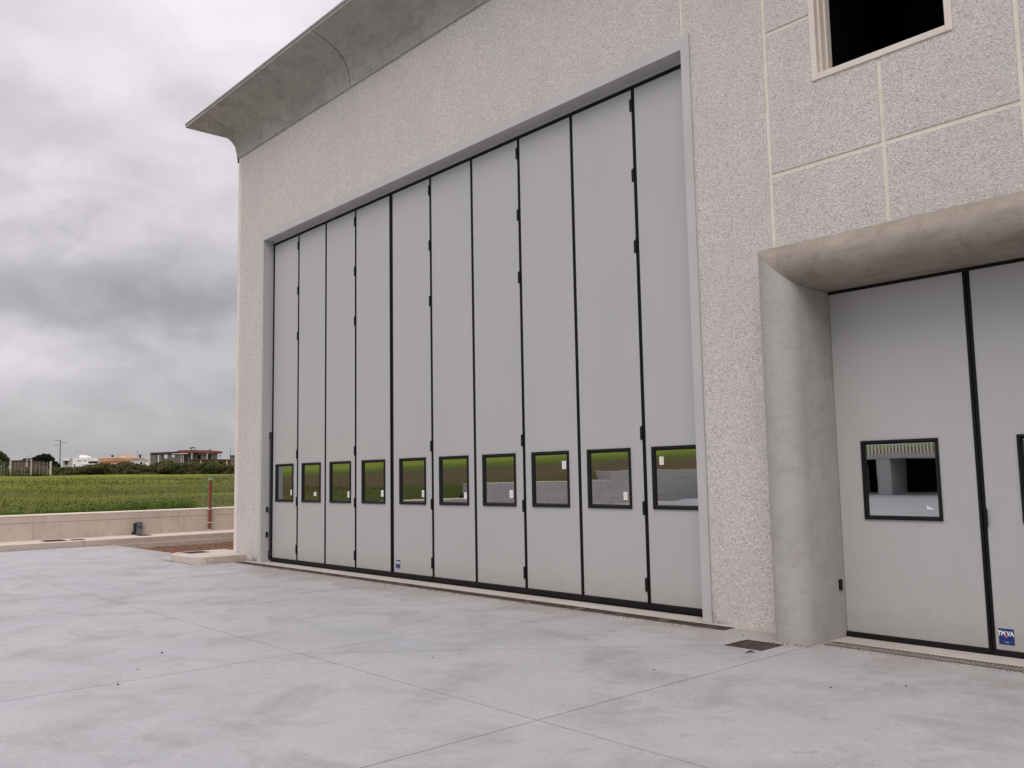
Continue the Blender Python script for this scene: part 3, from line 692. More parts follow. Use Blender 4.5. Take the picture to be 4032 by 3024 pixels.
def wframe(x0, x1, z0, z1, parent, bw=.045):
    at = (x0, 0, z0)
    f = MB()
    # bevelled frame: outer step, sloping inwards
    def fr(a0, a1, c0, c1, ya, t, yb):
        o_ = [(a0, c0), (a1, c0), (a1, c1), (a0, c1)]; i_ = [(a0 + t, c0 + t), (a1 - t, c0 + t), (a1 - t, c1 - t), (a0 + t, c1 - t)]
        f.add([(x, ya, z) for x, z in o_] + [(x, yb, z) for x, z in i_], [(k, (k + 1) % 4, 4 + (k + 1) % 4, 4 + k) for k in range(4)])
    fr(x0, x1, z0, z1, 0.004, 0.0, -0.016); fr(x0, x1, z0, z1, -0.016, bw * .55, -0.018)
    fr(x0 + bw * .55, x1 - bw * .55, z0 + bw * .55, z1 - bw * .55, -0.018, bw * .45, 0.004)
    fr(x0 + bw, x1 - bw, z0 + bw, z1 - bw, 0.004, 0.0, 0.012)
    fo = f.build('window_frame', M['frame'], parent, at=at)
    MB().quad((x0 + bw, .011, z0 + bw), (x1 - bw, .011, z0 + bw), (x1 - bw, .011, z1 - bw), (x0 + bw, .011, z1 - bw)).build('window_pane', M['glass'], parent, at=at)
def leaf_mesh(x0, x1, z0, z1, win):
    a, c, e, f = win
    q = MB()
    Xs = [x0, a, c, x1]; Zs = [z0, e, f, z1]
    vs = [(x, 0.0, z) for z in Zs for x in Xs]
    fs = [(r * 4 + k, r * 4 + k + 1, r * 4 + k + 5, r * 4 + k + 4) for r in range(3) for k in range(3) if not (r == 1 and k == 1)]
    q.add(vs, fs)
    t = .05
    q.add([(x0, 0, z0), (x1, 0, z0), (x1, 0, z1), (x0, 0, z1), (x0, t, z0), (x1, t, z0), (x1, t, z1), (x0, t, z1)], [(0, 4, 5, 1), (1, 5, 6, 2), (2, 6, 7, 3), (3, 7, 4, 0), (4, 7, 6, 5)])
    return q
hinge_src = None
def hinge(parent, xs_, z):
    """black hinge leaf with a round knuckle, standing on the seam at xs_"""
    global hinge_src
    at = (xs_, 0, z)
    if hinge_src is None:
        q = MB(); q.box(xs_ - .050, xs_ - .010, -.006, .002, z - .074, z + .074)
        q.cyl((xs_ - .014, -.007, z - .080), (xs_ - .014, -.007, z + .080), .009, n=10)
        hinge_src = q.build('hinge', M['black'], parent, at=at, bevel=.002)
    else: inst(hinge_src, parent, at)

FD = empty('folding_door', (0, 0, G), label='tall grey ten-leaf folding door with black seams and a row of small windows', cat='folding door')
XS = [0, .958, 1.943, 2.92, 3.974, 5.026, 6.009, 7.01, 8.002, 9.02, 9.985]
WX = [(.130, .809), (1.129, 1.790), (2.102, 2.778), (3.116, 3.787), (4.186, 4.860), (5.194, 5.863), (6.173, 6.845), (7.158, 7.824), (8.136, 8.816), (9.128, 9.80)]
WZ0, WZ1 = 1.030, 1.724
LB = [(0.68, 0.75, 1.15, 1.25), (1.53, 1.62, 1.14, 1.21), (2.65, 2.72, 1.12, 1.22), (3.65, 3.72, 1.14, 1.24), (4.74, 4.81, 1.14, 1.24), (5.74, 5.80, 1.12, 1.21),
      (6.70, 6.77, 1.14, 1.24), (7.69, 7.76, 1.50, 1.60), (8.68, 8.74, 1.13, 1.22), (9.22, 9.28, 1.52, 1.61)]
MB().box(-.05, 10.0, .052, .09, -.08, 6.02).build('backing', M['rubber'], FD)
for i in range(10):
    h0 = .045 if i == 4 else .024; h1 = .045 if i + 1 == 4 else .024
    x0 = XS[i] + (h0 if i else .010); x1 = XS[i + 1] - h1
    L = leaf_mesh(x0, x1, 0.0, 5.937, (WX[i][0], WX[i][1], WZ0, WZ1)).build('door_leaf', M['panel'], FD, at=(XS[i], 0, 0))
    wframe(WX[i][0], WX[i][1], WZ0, WZ1, L)
    # seam gasket on the leaf's left edge
    g0, g1 = (XS[i] - h0, XS[i] + h0) if i else (-.048, .010)
    q = MB()
    if i == 4:
        q.box(g0, g0 + .03, -.004, .05, 0.0, 5.94).box(g0 + .03, g1 - .03, .012, .05, 0.0, 5.94).box(g1 - .03, g1, -.004, .05, 0.0, 5.94)
    else:
        q.box(g0, (g0 + g1) / 2 - .003, -.003, .05, 0.0, 5.94).box((g0 + g1) / 2 - .003, (g0 + g1) / 2 + .003, .015, .05, 0, 5.94).box((g0 + g1) / 2 + .003, g1, -.003, .05, 0.0, 5.94)
    q.build('seam_gasket', M['rubber'], L, at=(XS[i], 0, 0))
    # bottom rail with a drooping lip
    q = MB(); xa = XS[i] + (.003 if i else -.045); xb = XS[i + 1] - .003
    q.add([(x, y, z) for x in (xa, xb) for y, z in ((-.004, -.002), (-.020, -.010), (-.024, -.050), (-.010, -.072), (.05, -.072), (.05, -.002))],
          [tuple(range(6)), tuple(range(6, 12))[::-1]] + [(k, 6 + k, 6 + (k + 1) % 6, (k + 1) % 6) for k in range(6)])
    q.build('bottom_rail', M['bar'] if False else M['rubber'], L, at=(XS[i], 0, 0))
    lx0, lx1, lz0, lz1 = LB[i]
    q = MB(); q.quad((lx0, .0095, lz0), (lx1, .0095, lz0), (lx1, .0095, lz1), (lx0, .0095, lz1))
    q.cur = 1
    for r in range(3):
        zz = lz0 + (lz1 - lz0) * (.22 + .25 * r); q.quad((lx0 + .016, .0090, zz), (lx1 - .014, .0090, zz), (lx1 - .014, .0090, zz + .006), (lx0 + .016, .0090, zz + .006))
    q.build('pane_label', [M['paper'], M['ink']], L, at=(lx0, 0, lz0))
    if i % 2 == 0:
        for z in (5.75, 4.90, 4.05, 1.885, 1.04, 0.19): hinge(L, XS[i + 1] - .004, z)
    if i == 4: sticker(4.066, .060, .119, .124, -.0005, L)
MB().box(-.048, 9.99, -.012, .05, 5.941, 5.982).build('top_rail', M['rubber'], FD, bevel=.004)
MB().box(-.048, 9.99, -.004, .05, 5.984, 6.05).build('header_strip', M['trim'], FD)
MB().box(-.0515, 9.885, -.198, -.005, 6.022, 6.05).build('soffit_plate', M['header'], FD)
for x in (0.9, 3.4, 5.9, 8.4): MB().box(x, x + .02, -.19, -.01, 6.018, 6.0215).build('soffit_seam', M['trim'], FD)
MB().box(-.075, 4.90, FY - .010, FY - .001, 6.024, 6.165).build('head_trim', M['trim'], FD, bevel=.002)
MB().box(4.902, 9.985, FY - .010, FY - .001, 6.024, 6.165).build('head_trim', M['trim'], FD, bevel=.002)
MB().box(-.135, -.052, FY - .008, FY - .001, G + .004, 6.02).box(-.062, -.052, FY - .001, .05, G + .004, 6.02).build('side_trim', M['trim'], FD)
MB().box(9.888, 9.997, FY - .014, FY - .002, G + .006, 6.022).box(9.985, 10.003, FY - .020, FY - .002, G + .006, 6.17).box(9.888, 9.905, FY - .002, .05, G + .006, 6.02).build('side_trim', M['trim'], FD, bevel=.0015)
MB().box(-.044, -.008, -.048, -.006, 0.02, 2.30).build('lock_bar', M['bar'], FD, bevel=.008)
MB().box(-.052, -.030, -.060, -.004, 2.20, 2.335).build('lock_bar_guide', M['bar'], FD, bevel=.008)
MB().box(-.052, -.018, -.062, -.004, -.03, 0.125).build('lock_bar_guide', M['bar'], FD, bevel=.008)
for z in (.885, .421): MB().box(-.052, -.034, -.108, -.068, z - .048, z + .048).build('photocell', M['black'], FD, bevel=.004)

FD2 = empty('folding_door', (11.335, 0, G), label='lower grey folding door framed by a rounded concrete surround, set beside the tall door', cat='folding door')
X2S = [11.335, 12.583, 13.83, 15.08, 16.33]
MB().box(11.336, 16.33, .052, .09, -.10, 3.13).build('backing', M['rubber'], FD2)
for i in range(4):
    hw = .028
    x0 = X2S[i] + (hw if i else .004); x1 = X2S[i + 1] - hw
    wx = (11.573, 12.263) if i == 0 else (12.885 + (i - 1) * 1.25, 13.575 + (i - 1) * 1.25)
    L = leaf_mesh(x0, x1, -.038, 3.082, (wx[0], wx[1], .978, 1.686)).build('door_leaf', M['panel'], FD2, at=(X2S[i], 0, 0))
    wframe(wx[0], wx[1], .978, 1.686, L, .036)
    if i:
        q = MB(); q.box(X2S[i] - hw, X2S[i] - .004, -.006, .05, -.038, 3.082).box(X2S[i] - .004, X2S[i] + .004, .012, .05, -.038, 3.082).box(X2S[i] + .004, X2S[i] + hw, -.006, .05, -.038, 3.082)
        q.build('seam_gasket', M['rubber'], L, at=(X2S[i], 0, 0))
    xa = X2S[i] + .003; xb = X2S[i + 1] - .003
    q = MB(); q.add([(x, y, z) for x in (xa, xb) for y, z in ((-.004, -.040), (-.020, -.046), (-.024, -.078), (-.010, -.098), (.05, -.098), (.05, -.040))],
          [tuple(range(6)), tuple(range(6, 12))[::-1]] + [(k, 6 + k, 6 + (k + 1) % 6, (k + 1) % 6) for k in range(6)])
    q.build('bottom_rail', M['rubber'], L, at=(X2S[i], 0, 0))
    if i == 1:
        MB().box(12.600, 12.622, -.034, -.006, .94, 1.09).box(12.596, 12.612, -.02, -.006, .93, 1.10).build('handle', M['black'], L, at=(12.61, 0, 1.0), bevel=.006)
        sticker(12.636, .006, .116, .126, -.0005, L)
    if i == 0:
        MB().add([(12.125, .0095, 1.078), (12.193, .0095, 1.072), (12.165, .0095, 1.086), (12.127, .0095, 1.108)], [(0, 1, 2, 3)]).build('pane_label', M['paper'], L, at=(12.13, 0, 1.08))
MB().box(11.337, 16.33, -.012, .05, 3.084, 3.126).build('top_rail', M['rubber'], FD2, bevel=.004)
MB().box(11.333, 11.352, -.108, -.062, .335, .432).build('photocell', M['black'], FD2, bevel=.004)

# ------------------------------------------------------------------ drains, manhole, plinth
def drain(x0, x1, y0, y1, muddy, label):
    g = empty('drain_channel', (x0, y0, G), label=label, cat='drain', group='slotted drains along the door thresholds')
    MB().box(x0, x1, y0 + .0, y1 - .0, G - .06, G - (.018 if muddy else .045)).build('channel_bed', M['mud'] if muddy else M['void'], g)
    MB().box(x0, x1, y0, y0 + .014, G - .018, G + .003).build('edge_rail', M['iron'], g)
    MB().box(x0, x1, y1 - .014, y1, G - .018, G + .003).build('edge_rail', M['iron'], g)
    if not muddy:
        src = None; x = x0 + .012
        while x < x1 - .02:
            at = (x, (y0 + y1) / 2, G)
            if src is None: src = MB().box(x, x + .013, y0 + .0145, y1 - .0145, G - .016, G + .001).build('grate_bar', M['gm'], g, at=at)
            else: inst(src, g, at)
            x += .030
    else:
        # nearest metres: bars one by one, the rest are clogged sections
        src = None; x = x1 - .03; k = 0
        while k < 280 and x > x0 + .02:
            at = (x, (y0 + y1) / 2, G)
            if src is None: src = MB().box(x - .016, x, y0 + .0145, y1 - .0145, G - .016, G - .002).build('grate_bar', M['iron'], g, at=at)
            else: inst(src, g, at)
            x -= .0272; k += 1
        q = MB()
        while x > x0 + .02:
            q.box(x - .016, x, y0 + .0145, y1 - .0145, G - .016, G - .002); x -= .0272
        q.build('far_grate_bars', M['iron'], g, kind='stuff')
        # mud lying in the slots
        q = MB(); nxx = 420; vs = []; fs = []
        for i in range(nxx):
            for j in range(6):
                xx = x0 + (x1 - x0) * i / (nxx - 1); yy = y0 + .015 + (y1 - y0 - .03) * j / 5
                vs.append((xx, yy, G - .007 + mn.noise(Vector((xx * 5, yy * 9, 1))) * .012))
        for i in range(nxx - 1):
            for j in range(5): a = i * 6 + j; fs.append((a, a + 6, a + 7, a + 1))
        q.add(vs, fs); q.build('silt', M['mud'], g, kind='stuff')
drain(-0.55, 10.330, -0.489, -0.303, True, 'long mud-clogged slotted drain in front of the tall ten-leaf door')
drain(11.372, 16.38, -0.500, -0.322, False, 'clean slotted drain in front of the lower door with the concrete surround')
g = empty('manhole_cover', ((mhx0 + mhx1) / 2, (mhy0 + mhy1) / 2, G), label='square rusty iron manhole cover in the yard near the rounded concrete column', cat='manhole cover')
MB().box(mhx0 + .004, mhx1 - .004, mhy0 + .004, mhy1 - .004, G - .03, G - .006).build('lid', M['iron'], g)
ring(MB(), mhx0 + .016, mhx1 - .016, 0, 0, 0, 0, 0) if False else None
q = MB()
for (a, c, e, f) in ((mhx0 + .003, mhx1 - .003, mhy0 + .003, mhy0 + .016), (mhx0 + .003, mhx1 - .003, mhy1 - .016, mhy1 - .003), (mhx0 + .003, mhx0 + .016, mhy0 + .016, mhy1 - .016), (mhx1 - .016, mhx1 - .003, mhy0 + .016, mhy1 - .016)):
    q.box(a, c, e, f, G - .03, G + .0015)
q.build('rim', M['iron'], g)
q = MB()
for i in range(10):
    for j in range(10):
        x = mhx0 + .035 + i * .033; y = mhy0 + .035 + j * .031
        q.box(x - .009, x + .009, y - .003, y + .003, G - .007, G - .003) if (i + j) % 2 else q.box(x - .003, x + .003, y - .009, y + .009, G - .007, G - .003)
q.build('tread_studs', M['iron'], g, kind='stuff')
# fallen leaf and grit
q = MB(); q.add([(11.105, -1.235, G + .004), (11.135, -1.205, G + .018), (11.128, -1.175, G + .012), (11.10, -1.165, G + .006), (11.085, -1.20, G + .014), (11.10, -1.30, G + .003)],
                [(0, 1, 4), (1, 2, 4), (2, 3, 4), (0, 4, 5)])
q.build('fallen_leaf', M['twig'], at=(11.11, -1.2, G), label='small dark dry leaf lying on the concrete beside the manhole cover', cat='leaf')
def pebble(x, y, r, lab):
    q = MB(); a0 = rng.uniform(0, 6)
    k = 7
    q.add([(x + math.cos(a0 + i * 2 * math.pi / k) * r * rng.uniform(.8, 1.2), y + math.sin(a0 + i * 2 * math.pi / k) * r * .7, G) for i in range(k)] +
          [(x + math.cos(a0 + i * 2 * math.pi / k) * r * .7, y + math.sin(a0 + i * 2 * math.pi / k) * r * .5, G + r * .6) for i in range(k)] + [(x, y, G + r * .8)],
          [(i, (i + 1) % k, k + (i + 1) % k, k + i) for i in range(k)] + [(k + i, k + (i + 1) % k, 2 * k) for i in range(k)])
    q.build('pebble', M['twig'], at=(x, y, G), label=lab, cat='pebble', group='tiny pebbles scattered on the yard')
pebble(8.35, -5.45, .013, 'dark pebble on the concrete just below the joint')
pebble(7.9, -5.15, .009, 'tiny dark pebble just above the joint near the left side of the yard')
pebble(7.35, -4.75, .014, 'dark oblong pebble a little above the left cross joint')
pebble(9.3, -3.2, .009, 'small pebble in the slab between the fanning joints')
pebble(10.95, -2.3, .010, 'small pebble close to the joint leading to the concrete column')
pebble(12.55, -1.5, .009, 'tiny pebble on the slab before the lower door drain, nearest the drain')
pebble(12.2, -1.9, .009, 'small dark pebble on the slab right of the joint to the column')
pebble(10.62, -0.60, .009, 'dark crumb at the wall foot between drain end and manhole cover')

# dirt and grit along the edges, its dark colour also standing in for contact shadows
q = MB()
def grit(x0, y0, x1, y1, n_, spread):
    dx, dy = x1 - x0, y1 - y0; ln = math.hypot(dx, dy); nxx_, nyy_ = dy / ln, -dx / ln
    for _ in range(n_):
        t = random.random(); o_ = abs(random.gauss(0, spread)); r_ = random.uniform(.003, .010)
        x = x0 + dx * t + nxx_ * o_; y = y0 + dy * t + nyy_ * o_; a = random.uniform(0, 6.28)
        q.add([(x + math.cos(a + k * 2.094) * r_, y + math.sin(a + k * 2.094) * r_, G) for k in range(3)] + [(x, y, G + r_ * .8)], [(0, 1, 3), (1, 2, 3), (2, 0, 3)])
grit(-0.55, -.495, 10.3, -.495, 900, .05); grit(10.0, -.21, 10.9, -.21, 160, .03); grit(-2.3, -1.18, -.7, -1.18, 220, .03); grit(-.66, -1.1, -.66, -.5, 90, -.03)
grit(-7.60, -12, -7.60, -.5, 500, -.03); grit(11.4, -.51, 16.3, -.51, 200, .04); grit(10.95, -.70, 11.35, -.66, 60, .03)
q.build('grit', M['mud'], kind='stuff', label='brown grit along the drains, kerb and wall foot, also standing in for contact shadows', cat='grit')

# raised concrete plinth at the building corner
PL = empty('concrete_plinth', (-1.3, -0.6, G), label='raised rounded concrete slab with an iron grate at the warehouse corner', cat='plinth')
pts = [(-0.665, -0.198), (-0.665, -0.86), (-0.69, -0.97), (-0.76, -1.06), (-0.88, -1.12), (-1.05, -1.155), (-1.30, -1.17), (-1.80, -1.165), (-1.98, -1.13), (-2.13, -1.05), (-2.26, -0.92), (-2.34, -0.70), (-2.30, 0.10), (-1.235, 0.10), (-1.235, -0.206), (-0.9, -0.206)]
MB().prism(pts, G - .05, 0.035).build('slab_body', M['plinth'], PL, bevel=.010)
pts2 = [(-2.15, -0.90), (-2.13, -0.44), (-1.745, -0.445), (-1.70, -0.86)]
MB().prism(pts2, 0.030, 0.0385).build('grate_plate', M['iron'], PL)
for i in range(6):
    x = -2.09 + i * .066; MB().box(x, x + .03, -.83, -.48, .0386, .046).build('bar', M['iron'], PL)

# ------------------------------------------------------------------ vegetation
def leaves_mesh(centers, size, mat_, name, parent=None, at=(0, 0, 0), up=0.0, seed=1, **k):
    r = np.random.default_rng(seed); n = len(centers); c = np.asarray(centers, float)
    a = r.normal(size=(n, 3)); a /= np.linalg.norm(a, axis=1)[:, None]
    t = r.normal(size=(n, 3)); bb = np.cross(a, t); bb /= np.linalg.norm(bb, axis=1)[:, None]
    s = (size * r.uniform(.6, 1.4, n))[:, None]
    V = np.stack([c - a * s, c - bb * s * .55, c + a * s, c + bb * s * .55], 1).reshape(-1, 3) - np.array(at)
    me = bpy.data.meshes.new(name); me.vertices.add(4 * n); me.vertices.foreach_set('co', V.ravel())
    me.loops.add(4 * n); me.loops.foreach_set('vertex_index', np.arange(4 * n)); me.polygons.add(n)
    me.polygons.foreach_set('loop_start', np.arange(0, 4 * n, 4)); me.update(calc_edges=True); me.validate()
    me.materials.append(mat_); o = bpy.data.objects.new(name, me); col.objects.link(o)
    if parent: o.parent = parent
    o.location = at if not parent else (0, 0, 0); WL[o.name] = Vector(at)
    return tag(o, **k)
def blades(xy, h, w_, mat_, name, lean=.35, seed=3, **k):
    r = np.random.default_rng(seed); n = len(xy)
    z = np.array([fz(x, y) for x, y in xy]) - 0.03
    p = np.column_stack([xy, z]); an = r.uniform(0, 6.283, n); d = np.column_stack([np.cos(an), np.sin(an), np.zeros(n)])
    hh = h * r.uniform(.5, 1.3, n); ll = r.normal(size=(n, 2)) * lean
    top = p + np.column_stack([ll * hh[:, None], hh])
    V = np.stack([p - d * (w_)[:, None], p + d * (w_)[:, None], top], 1).reshape(-1, 3)
    me = bpy.data.meshes.new(name); me.vertices.add(3 * n); me.vertices.foreach_set('co', V.ravel())
    me.loops.add(3 * n); me.loops.foreach_set('vertex_index', np.arange(3 * n)); me.polygons.add(n)
    me.polygons.foreach_set('loop_start', np.arange(0, 3 * n, 3)); me.update(calc_edges=True); me.validate()
    me.materials.append(mat_); o = bpy.data.objects.new(name, me); col.objects.link(o)
    return tag(o, **k)
# meadow grass, thinning with distance
n = 38000
d = 9.8 + (rng.uniform(0, 1, n) ** 2.0) * 70; sp = rng.uniform(-1, 1, n)
yy = -3 + d * 0.32 + sp * (8 + d * 0.35)
xy = np.column_stack([-d, yy]); dd = d
blades(xy, 0.09 + 0.0010 * dd, 0.009 + 0.0006 * dd, M['grass'], 'grass', kind='stuff', label='short yellow-green meadow grass beyond the retaining wall', cat='grass')
# taller weeds along the wall
n = 12000; yw = rng.uniform(-3.2, 3.6, n) ; xw = -9.78 - rng.uniform(0, 1, n) ** 1.5 * 1.3
keep = np.array([mn.noise(Vector((x * 1.1, y * 1.3, 5))) > (0.12 if y < -0.2 or y > 2.4 else -0.35) for x, y in zip(xw, yw)])
xy = np.column_stack([xw, yw])[keep]
hh = np.array([0.16 + 0.22 * max(0, mn.noise(Vector((x * 1.6, y * 1.6, 9))) + .3) for x, y in xy])
hh[(xy[:, 1] < -0.2)] *= .6
blades(xy, hh, np.full(len(xy), .011), M['weed'], 'weeds', lean=.25, kind='stuff', label='taller bright green weeds growing along the back of the retaining wall', cat='weeds')
c = []
for x, y in xy[::3]:
    h = 0.10 + 0.22 * random.random()
    c.append((x + random.uniform(-.05, .05), y + random.uniform(-.05, .05), fz(x, y) + h))
leaves_mesh(c, .03, M['weed'], 'broad_weed_leaves', kind='stuff', label='broad weed leaves among the stalks behind the retaining wall', cat='weeds')

def frame_empty(name, ox, oy, rz, **k): return empty(name, (ox, oy, 0), rad(rz), local=True, **k)
def blob_points(cx, cy, cz, rx, ry, rz_, n, shell=.5, seed=0):
    r = np.random.default_rng(seed)
    u = r.normal(size=(n, 3)); u /= np.linalg.norm(u, axis=1)[:, None]
    rr = (shell + (1 - shell) * r.uniform(0, 1, n)) 
    return np.column_stack([cx + u[:, 0] * rx * rr, cy + u[:, 1] * ry * rr, cz + u[:, 2] * rz_ * rr])
# hedge: local frame at 130 m
HP = [(-13.5, 3.35), (-11.06, 3.62), (-8.08, 3.62), (-6.6, 3.75), (-5.27, 4.10), (-3.6, 3.95), (-2.33, 4.26), (-.8, 4.0), (0.84, 3.72), (1.98, 4.22), (3.43, 4.42), (4.4, 4.0), (5.2, 4.05), (7.08, 3.92), (8.94, 4.32), (10.0, 3.8), (11.79, 3.65), (14, 3.9), (17, 3.7)]
def htop(x): return float(np.interp(x, [p[0] for p in HP], [p[1] for p in HP]))
hd = frame_empty('hedge', -107.29, 34.93, 70.81, label='long dense dark green hedge along the far edge of the meadow', cat='hedge')
r = np.random.default_rng(11); n = 52000
x = r.uniform(-11.3, 16, n); base = 1.9
tp = np.array([htop(v) for v in x]) + np.array([mn.noise(Vector((v * 2.3, 0, 0))) * .12 + mn.noise(Vector((v * 6.1, 4, 0))) * .09 for v in x])
t = r.uniform(0, 1, n)
z = base + (tp - base) * t
wd = 1.1 * np.sqrt(np.clip(1 - (t - .25) ** 2 * 1.4, .05, 1))
y = -wd * r.uniform(.25, 1, n) * np.array([.75 + .5 * mn.noise(Vector((a * 1.7, bq * 2.2, 0))) for a, bq in zip(x, z)])
leaves_mesh(np.column_stack([x, y, z]), .085, M['hedge'], 'foliage', hd, seed=5)
MB().box(-11.2, 16, -.35, .35, 1.7, 3.35).build('stems', M['darkleaf'], hd)
def bush(name, ox, oy, rz, cx, cz, rx, rz_, m_, n, lab, cat='bush', cy=0.0, grp=None, lf=.085):
    e = frame_empty(name, ox, oy, rz, label=lab, cat=cat, group=grp)
    pts = [blob_points(cx, cy, cz, rx * .75, rx * .7, rz_ * .8, n // 2, .6, seed=int(abs(cx * 100)) + 3)]
    for k in range(6):
        a = random.uniform(0, 6.28); pts.append(blob_points(cx + math.cos(a) * rx * .55, cy + math.sin(a) * rx * .4, cz + random.uniform(-.3, .55) * rz_, rx * .42, rx * .42, rz_ * .42, n // 12, .6, seed=k + 60))
    leaves_mesh(np.vstack(pts), lf, m_, 'foliage', e, seed=8)
    MB().cyl((cx, cy, 1.6), (cx, cy, cz), .05, .03, 6).build('stem', M['bark'], e)
bush('bush', -107.29, 34.93, 70.81, -6.2, 3.35, 1.7, .75, M['olive'], 5200, 'dry yellowish bush in front of the dark hedge below the orange-roofed house', cy=-1.0)
bush('bush', -107.29, 34.93, 70.81, 3.0, 3.45, 1.5, .95, M['hedge'], 5200, 'rounded dark green bush rising out of the hedge below the unfinished house', cy=-.9)
bush('bush', -107.29, 34.93, 70.81, 9.0, 3.3, 1.3, .98, M['hedge'], 4600, 'dark green bush in the hedge nearest the warehouse corner', cy=-.9)
bush('bush', -107.29, 34.93, 70.81, -12.9, 2.75, 1.3, .40, M['hedge'], 2600, 'low dark bush at the foot of the concrete fence posts', cy=-1.0)
bush('bush', -107.29, 34.93, 70.81, -16.6, 2.8, 1.6, .36, M['hedge'], 2600, 'low spreading dark bush below the fence at the edge of the meadow', cy=-1.0)
# pale tall grass at the foot of the hedge
r = np.random.default_rng(21); n = 5000; x = r.uniform(-16, 14, n)
c = np.column_stack([x, -1.7 + r.normal(size=n) * .3, 2.15 - 0.017 * x + np.abs(r.normal(size=n)) * .10 + .0])
e = frame_empty('tall_grass', -107.29, 34.93, 70.81, label='strip of taller bright grass along the foot of the far hedge', cat='grass', kind='stuff')
leaves_mesh(c, .06, M['treeleaf'], 'seed_heads', e, kind='stuff')

# far fence of concrete posts and stakes
ff = frame_empty('field_fence', -106.21, 20.77, 76.79, label='old fence of white concrete posts and thin stakes at the far corner of the meadow', cat='fence')
for x, z, w_ in ((-1.93, 4.43, .14), (.28, 4.57, .14), (2.42, 4.30, .24), (-4.3, 4.4, .14)):
    MB().box(x - w_ / 2, x + w_ / 2, -.07, .07, 2.6, z).build('post', M['post'], ff)
for x, z in ((-2.93, 4.38), (-2.63, 4.28), (-1.46, 4.27), (-1.14, 4.27), (-.75, 4.2), (-.39, 4.2), (.80, 4.19), (1.21, 4.34), (1.63, 4.28), (2.05, 4.27), (-3.4, 4.3)):
    MB().box(x - .035, x + .035, -.03, .03, 2.6, z).build('stake', M['stake'], ff)
mb = MB()
for z in (2.95, 3.2, 3.5, 3.8, 4.1): mb.box(-4.5, 2.4, -.008, .008, z, z + .012)
for x in np.arange(-4.5, 2.4, .16): mb.box(x, x + .008, -.004, .004, 2.8, 3.6)
mb.build('wires', M['gwire'], ff, kind='stuff')

bush('brush', -106.21, 20.77, 76.79, -.6, 2.85, 3.6, .80, M['hedge'], 6000, 'low tangled green brush behind the concrete fence posts', cy=2.0)
# trees
def tree(name, ox, oy, rz, blobs, trunk, m_, lab, n=900, lf=.12):
    e = frame_empty(name, ox, oy, rz, label=lab, cat='tree')
    pts = [blob_points(cx, random.uniform(-.4, .4), cz, rx, rx * .8, rz_, int(n * rx * rz_) + 150, .45, seed=i + 20) for i, (cx, cz, rx, rz_) in enumerate(blobs)]
    leaves_mesh(np.vstack(pts), lf, m_, 'crown', e, seed=4)
    (x0, z0, x1, z1, r_) = trunk
    q = MB(); q.cyl((x0, 0, z0), (x1, 0, z1), r_, r_ * .6, 8)
    for (cx, cz, rx, rz_) in blobs[::2]: q.cyl((x1, 0, z1 - .3), (cx, 0, cz), r_ * .4, r_ * .15, 5)
    q.build('trunk', M['bark'], e)
tree('pine_tree', -217.28, 50.67, 75.9, [(-2.6, 7.2, .8, .9), (-1.6, 7.6, 1.0, .9), (-.6, 7.9, 1.0, .9), (.3, 8.0, .8, .75), (.9, 7.4, .9, .7), (-1.0, 6.7, 1.5, .9), (.4, 6.6, 1.3, .8), (1.7, 6.4, .8, .6), (2.4, 5.9, .7, .5), (-2.3, 6.3, 1.0, .8), (1.4, 5.7, 1.6, .7), (-.5, 5.6, 2.2, .8)], (-.4, 3.0, -.4, 6.4, .25), M['darkleaf'],
     'nearly black spreading tree behind the reddish shed, left of the power pole'.replace(', left of', ' and beside'), n=1100, lf=.16)
tree('leafy_tree', -131.26, 23.3, 78.04, [(-1.4, 5.9, .9, .7), (-.6, 5.9, .6, .6), (-.1, 5.6, .6, .5), (.35, 5.1, .5, .5), (-.7, 5.0, 1.0, .8), (.3, 4.5, .6, .6), (-.5, 4.0, 1.3, .8), (-2.2, 5.2, 1, .9)], (-.6, 2.5, -.6, 5, .14), M['treeleaf'],
     'bright green leafy tree at the edge of the view behind the stake fence', n=1500, lf=.085)
e_ = frame_empty('garden_tree', -179.11, 38.38, 76.65, label='small dark tree poking above the reddish shed roof', cat='tree')
leaves_mesh(blob_points(-.95, 2.2, 6.35, .85, .6, .38, 900, .3, 9), .1, M['darkleaf'], 'crown', e_)
MB().cyl((-.95, 2.2, 3), (-.95, 2.2, 6.2), .08, .05, 6).build('trunk', M['bark'], e_)

# ------------------------------------------------------------------ far buildings
rb = frame_empty('garden_shed', -179.11, 38.38, 76.65, label='long low reddish brown shed behind the concrete post fence', cat='shed')
MB().add([(x, y, z) for y in (0, 2) for x, z in ((-3.6, 3.0), (2.9, 3.0), (2.9, 5.30), (1.0, 5.75), (-.5, 6.12), (-3.5, 6.13), (-3.6, 6.0))], [tuple(range(7)), tuple(range(7, 14))[::-1]] + [(i, 7 + i, 7 + (i + 1) % 7, (i + 1) % 7) for i in range(7)]).build('wall', M['rbr'], rb)
MB().add([(x, y, z) for y in (-.2, 2.2) for x, z in ((-4.55, 6.17), (-.5, 6.17), (3.3, 5.30), (3.3, 5.40), (-.5, 6.27), (-4.55, 6.27))], [tuple(range(6)), tuple(range(6, 12))[::-1]] + [(i, 6 + i, 6 + (i + 1) % 6, (i + 1) % 6) for i in range(6)]).build('roof', M['stake'], rb)
MB().box(-.95, -.65, -.05, .35, 4.9, 6.5).build('chimney', M['pwall'], rb)
MB().cyl((-.25, 1, 5), (-.25, 1, 7.5), .035, n=5).build('antenna', M['pole'], rb)
MB().cyl((-.77, 1, 5), (-.77, 1, 7.3), .03, n=5).build('antenna', M['pole'], rb)

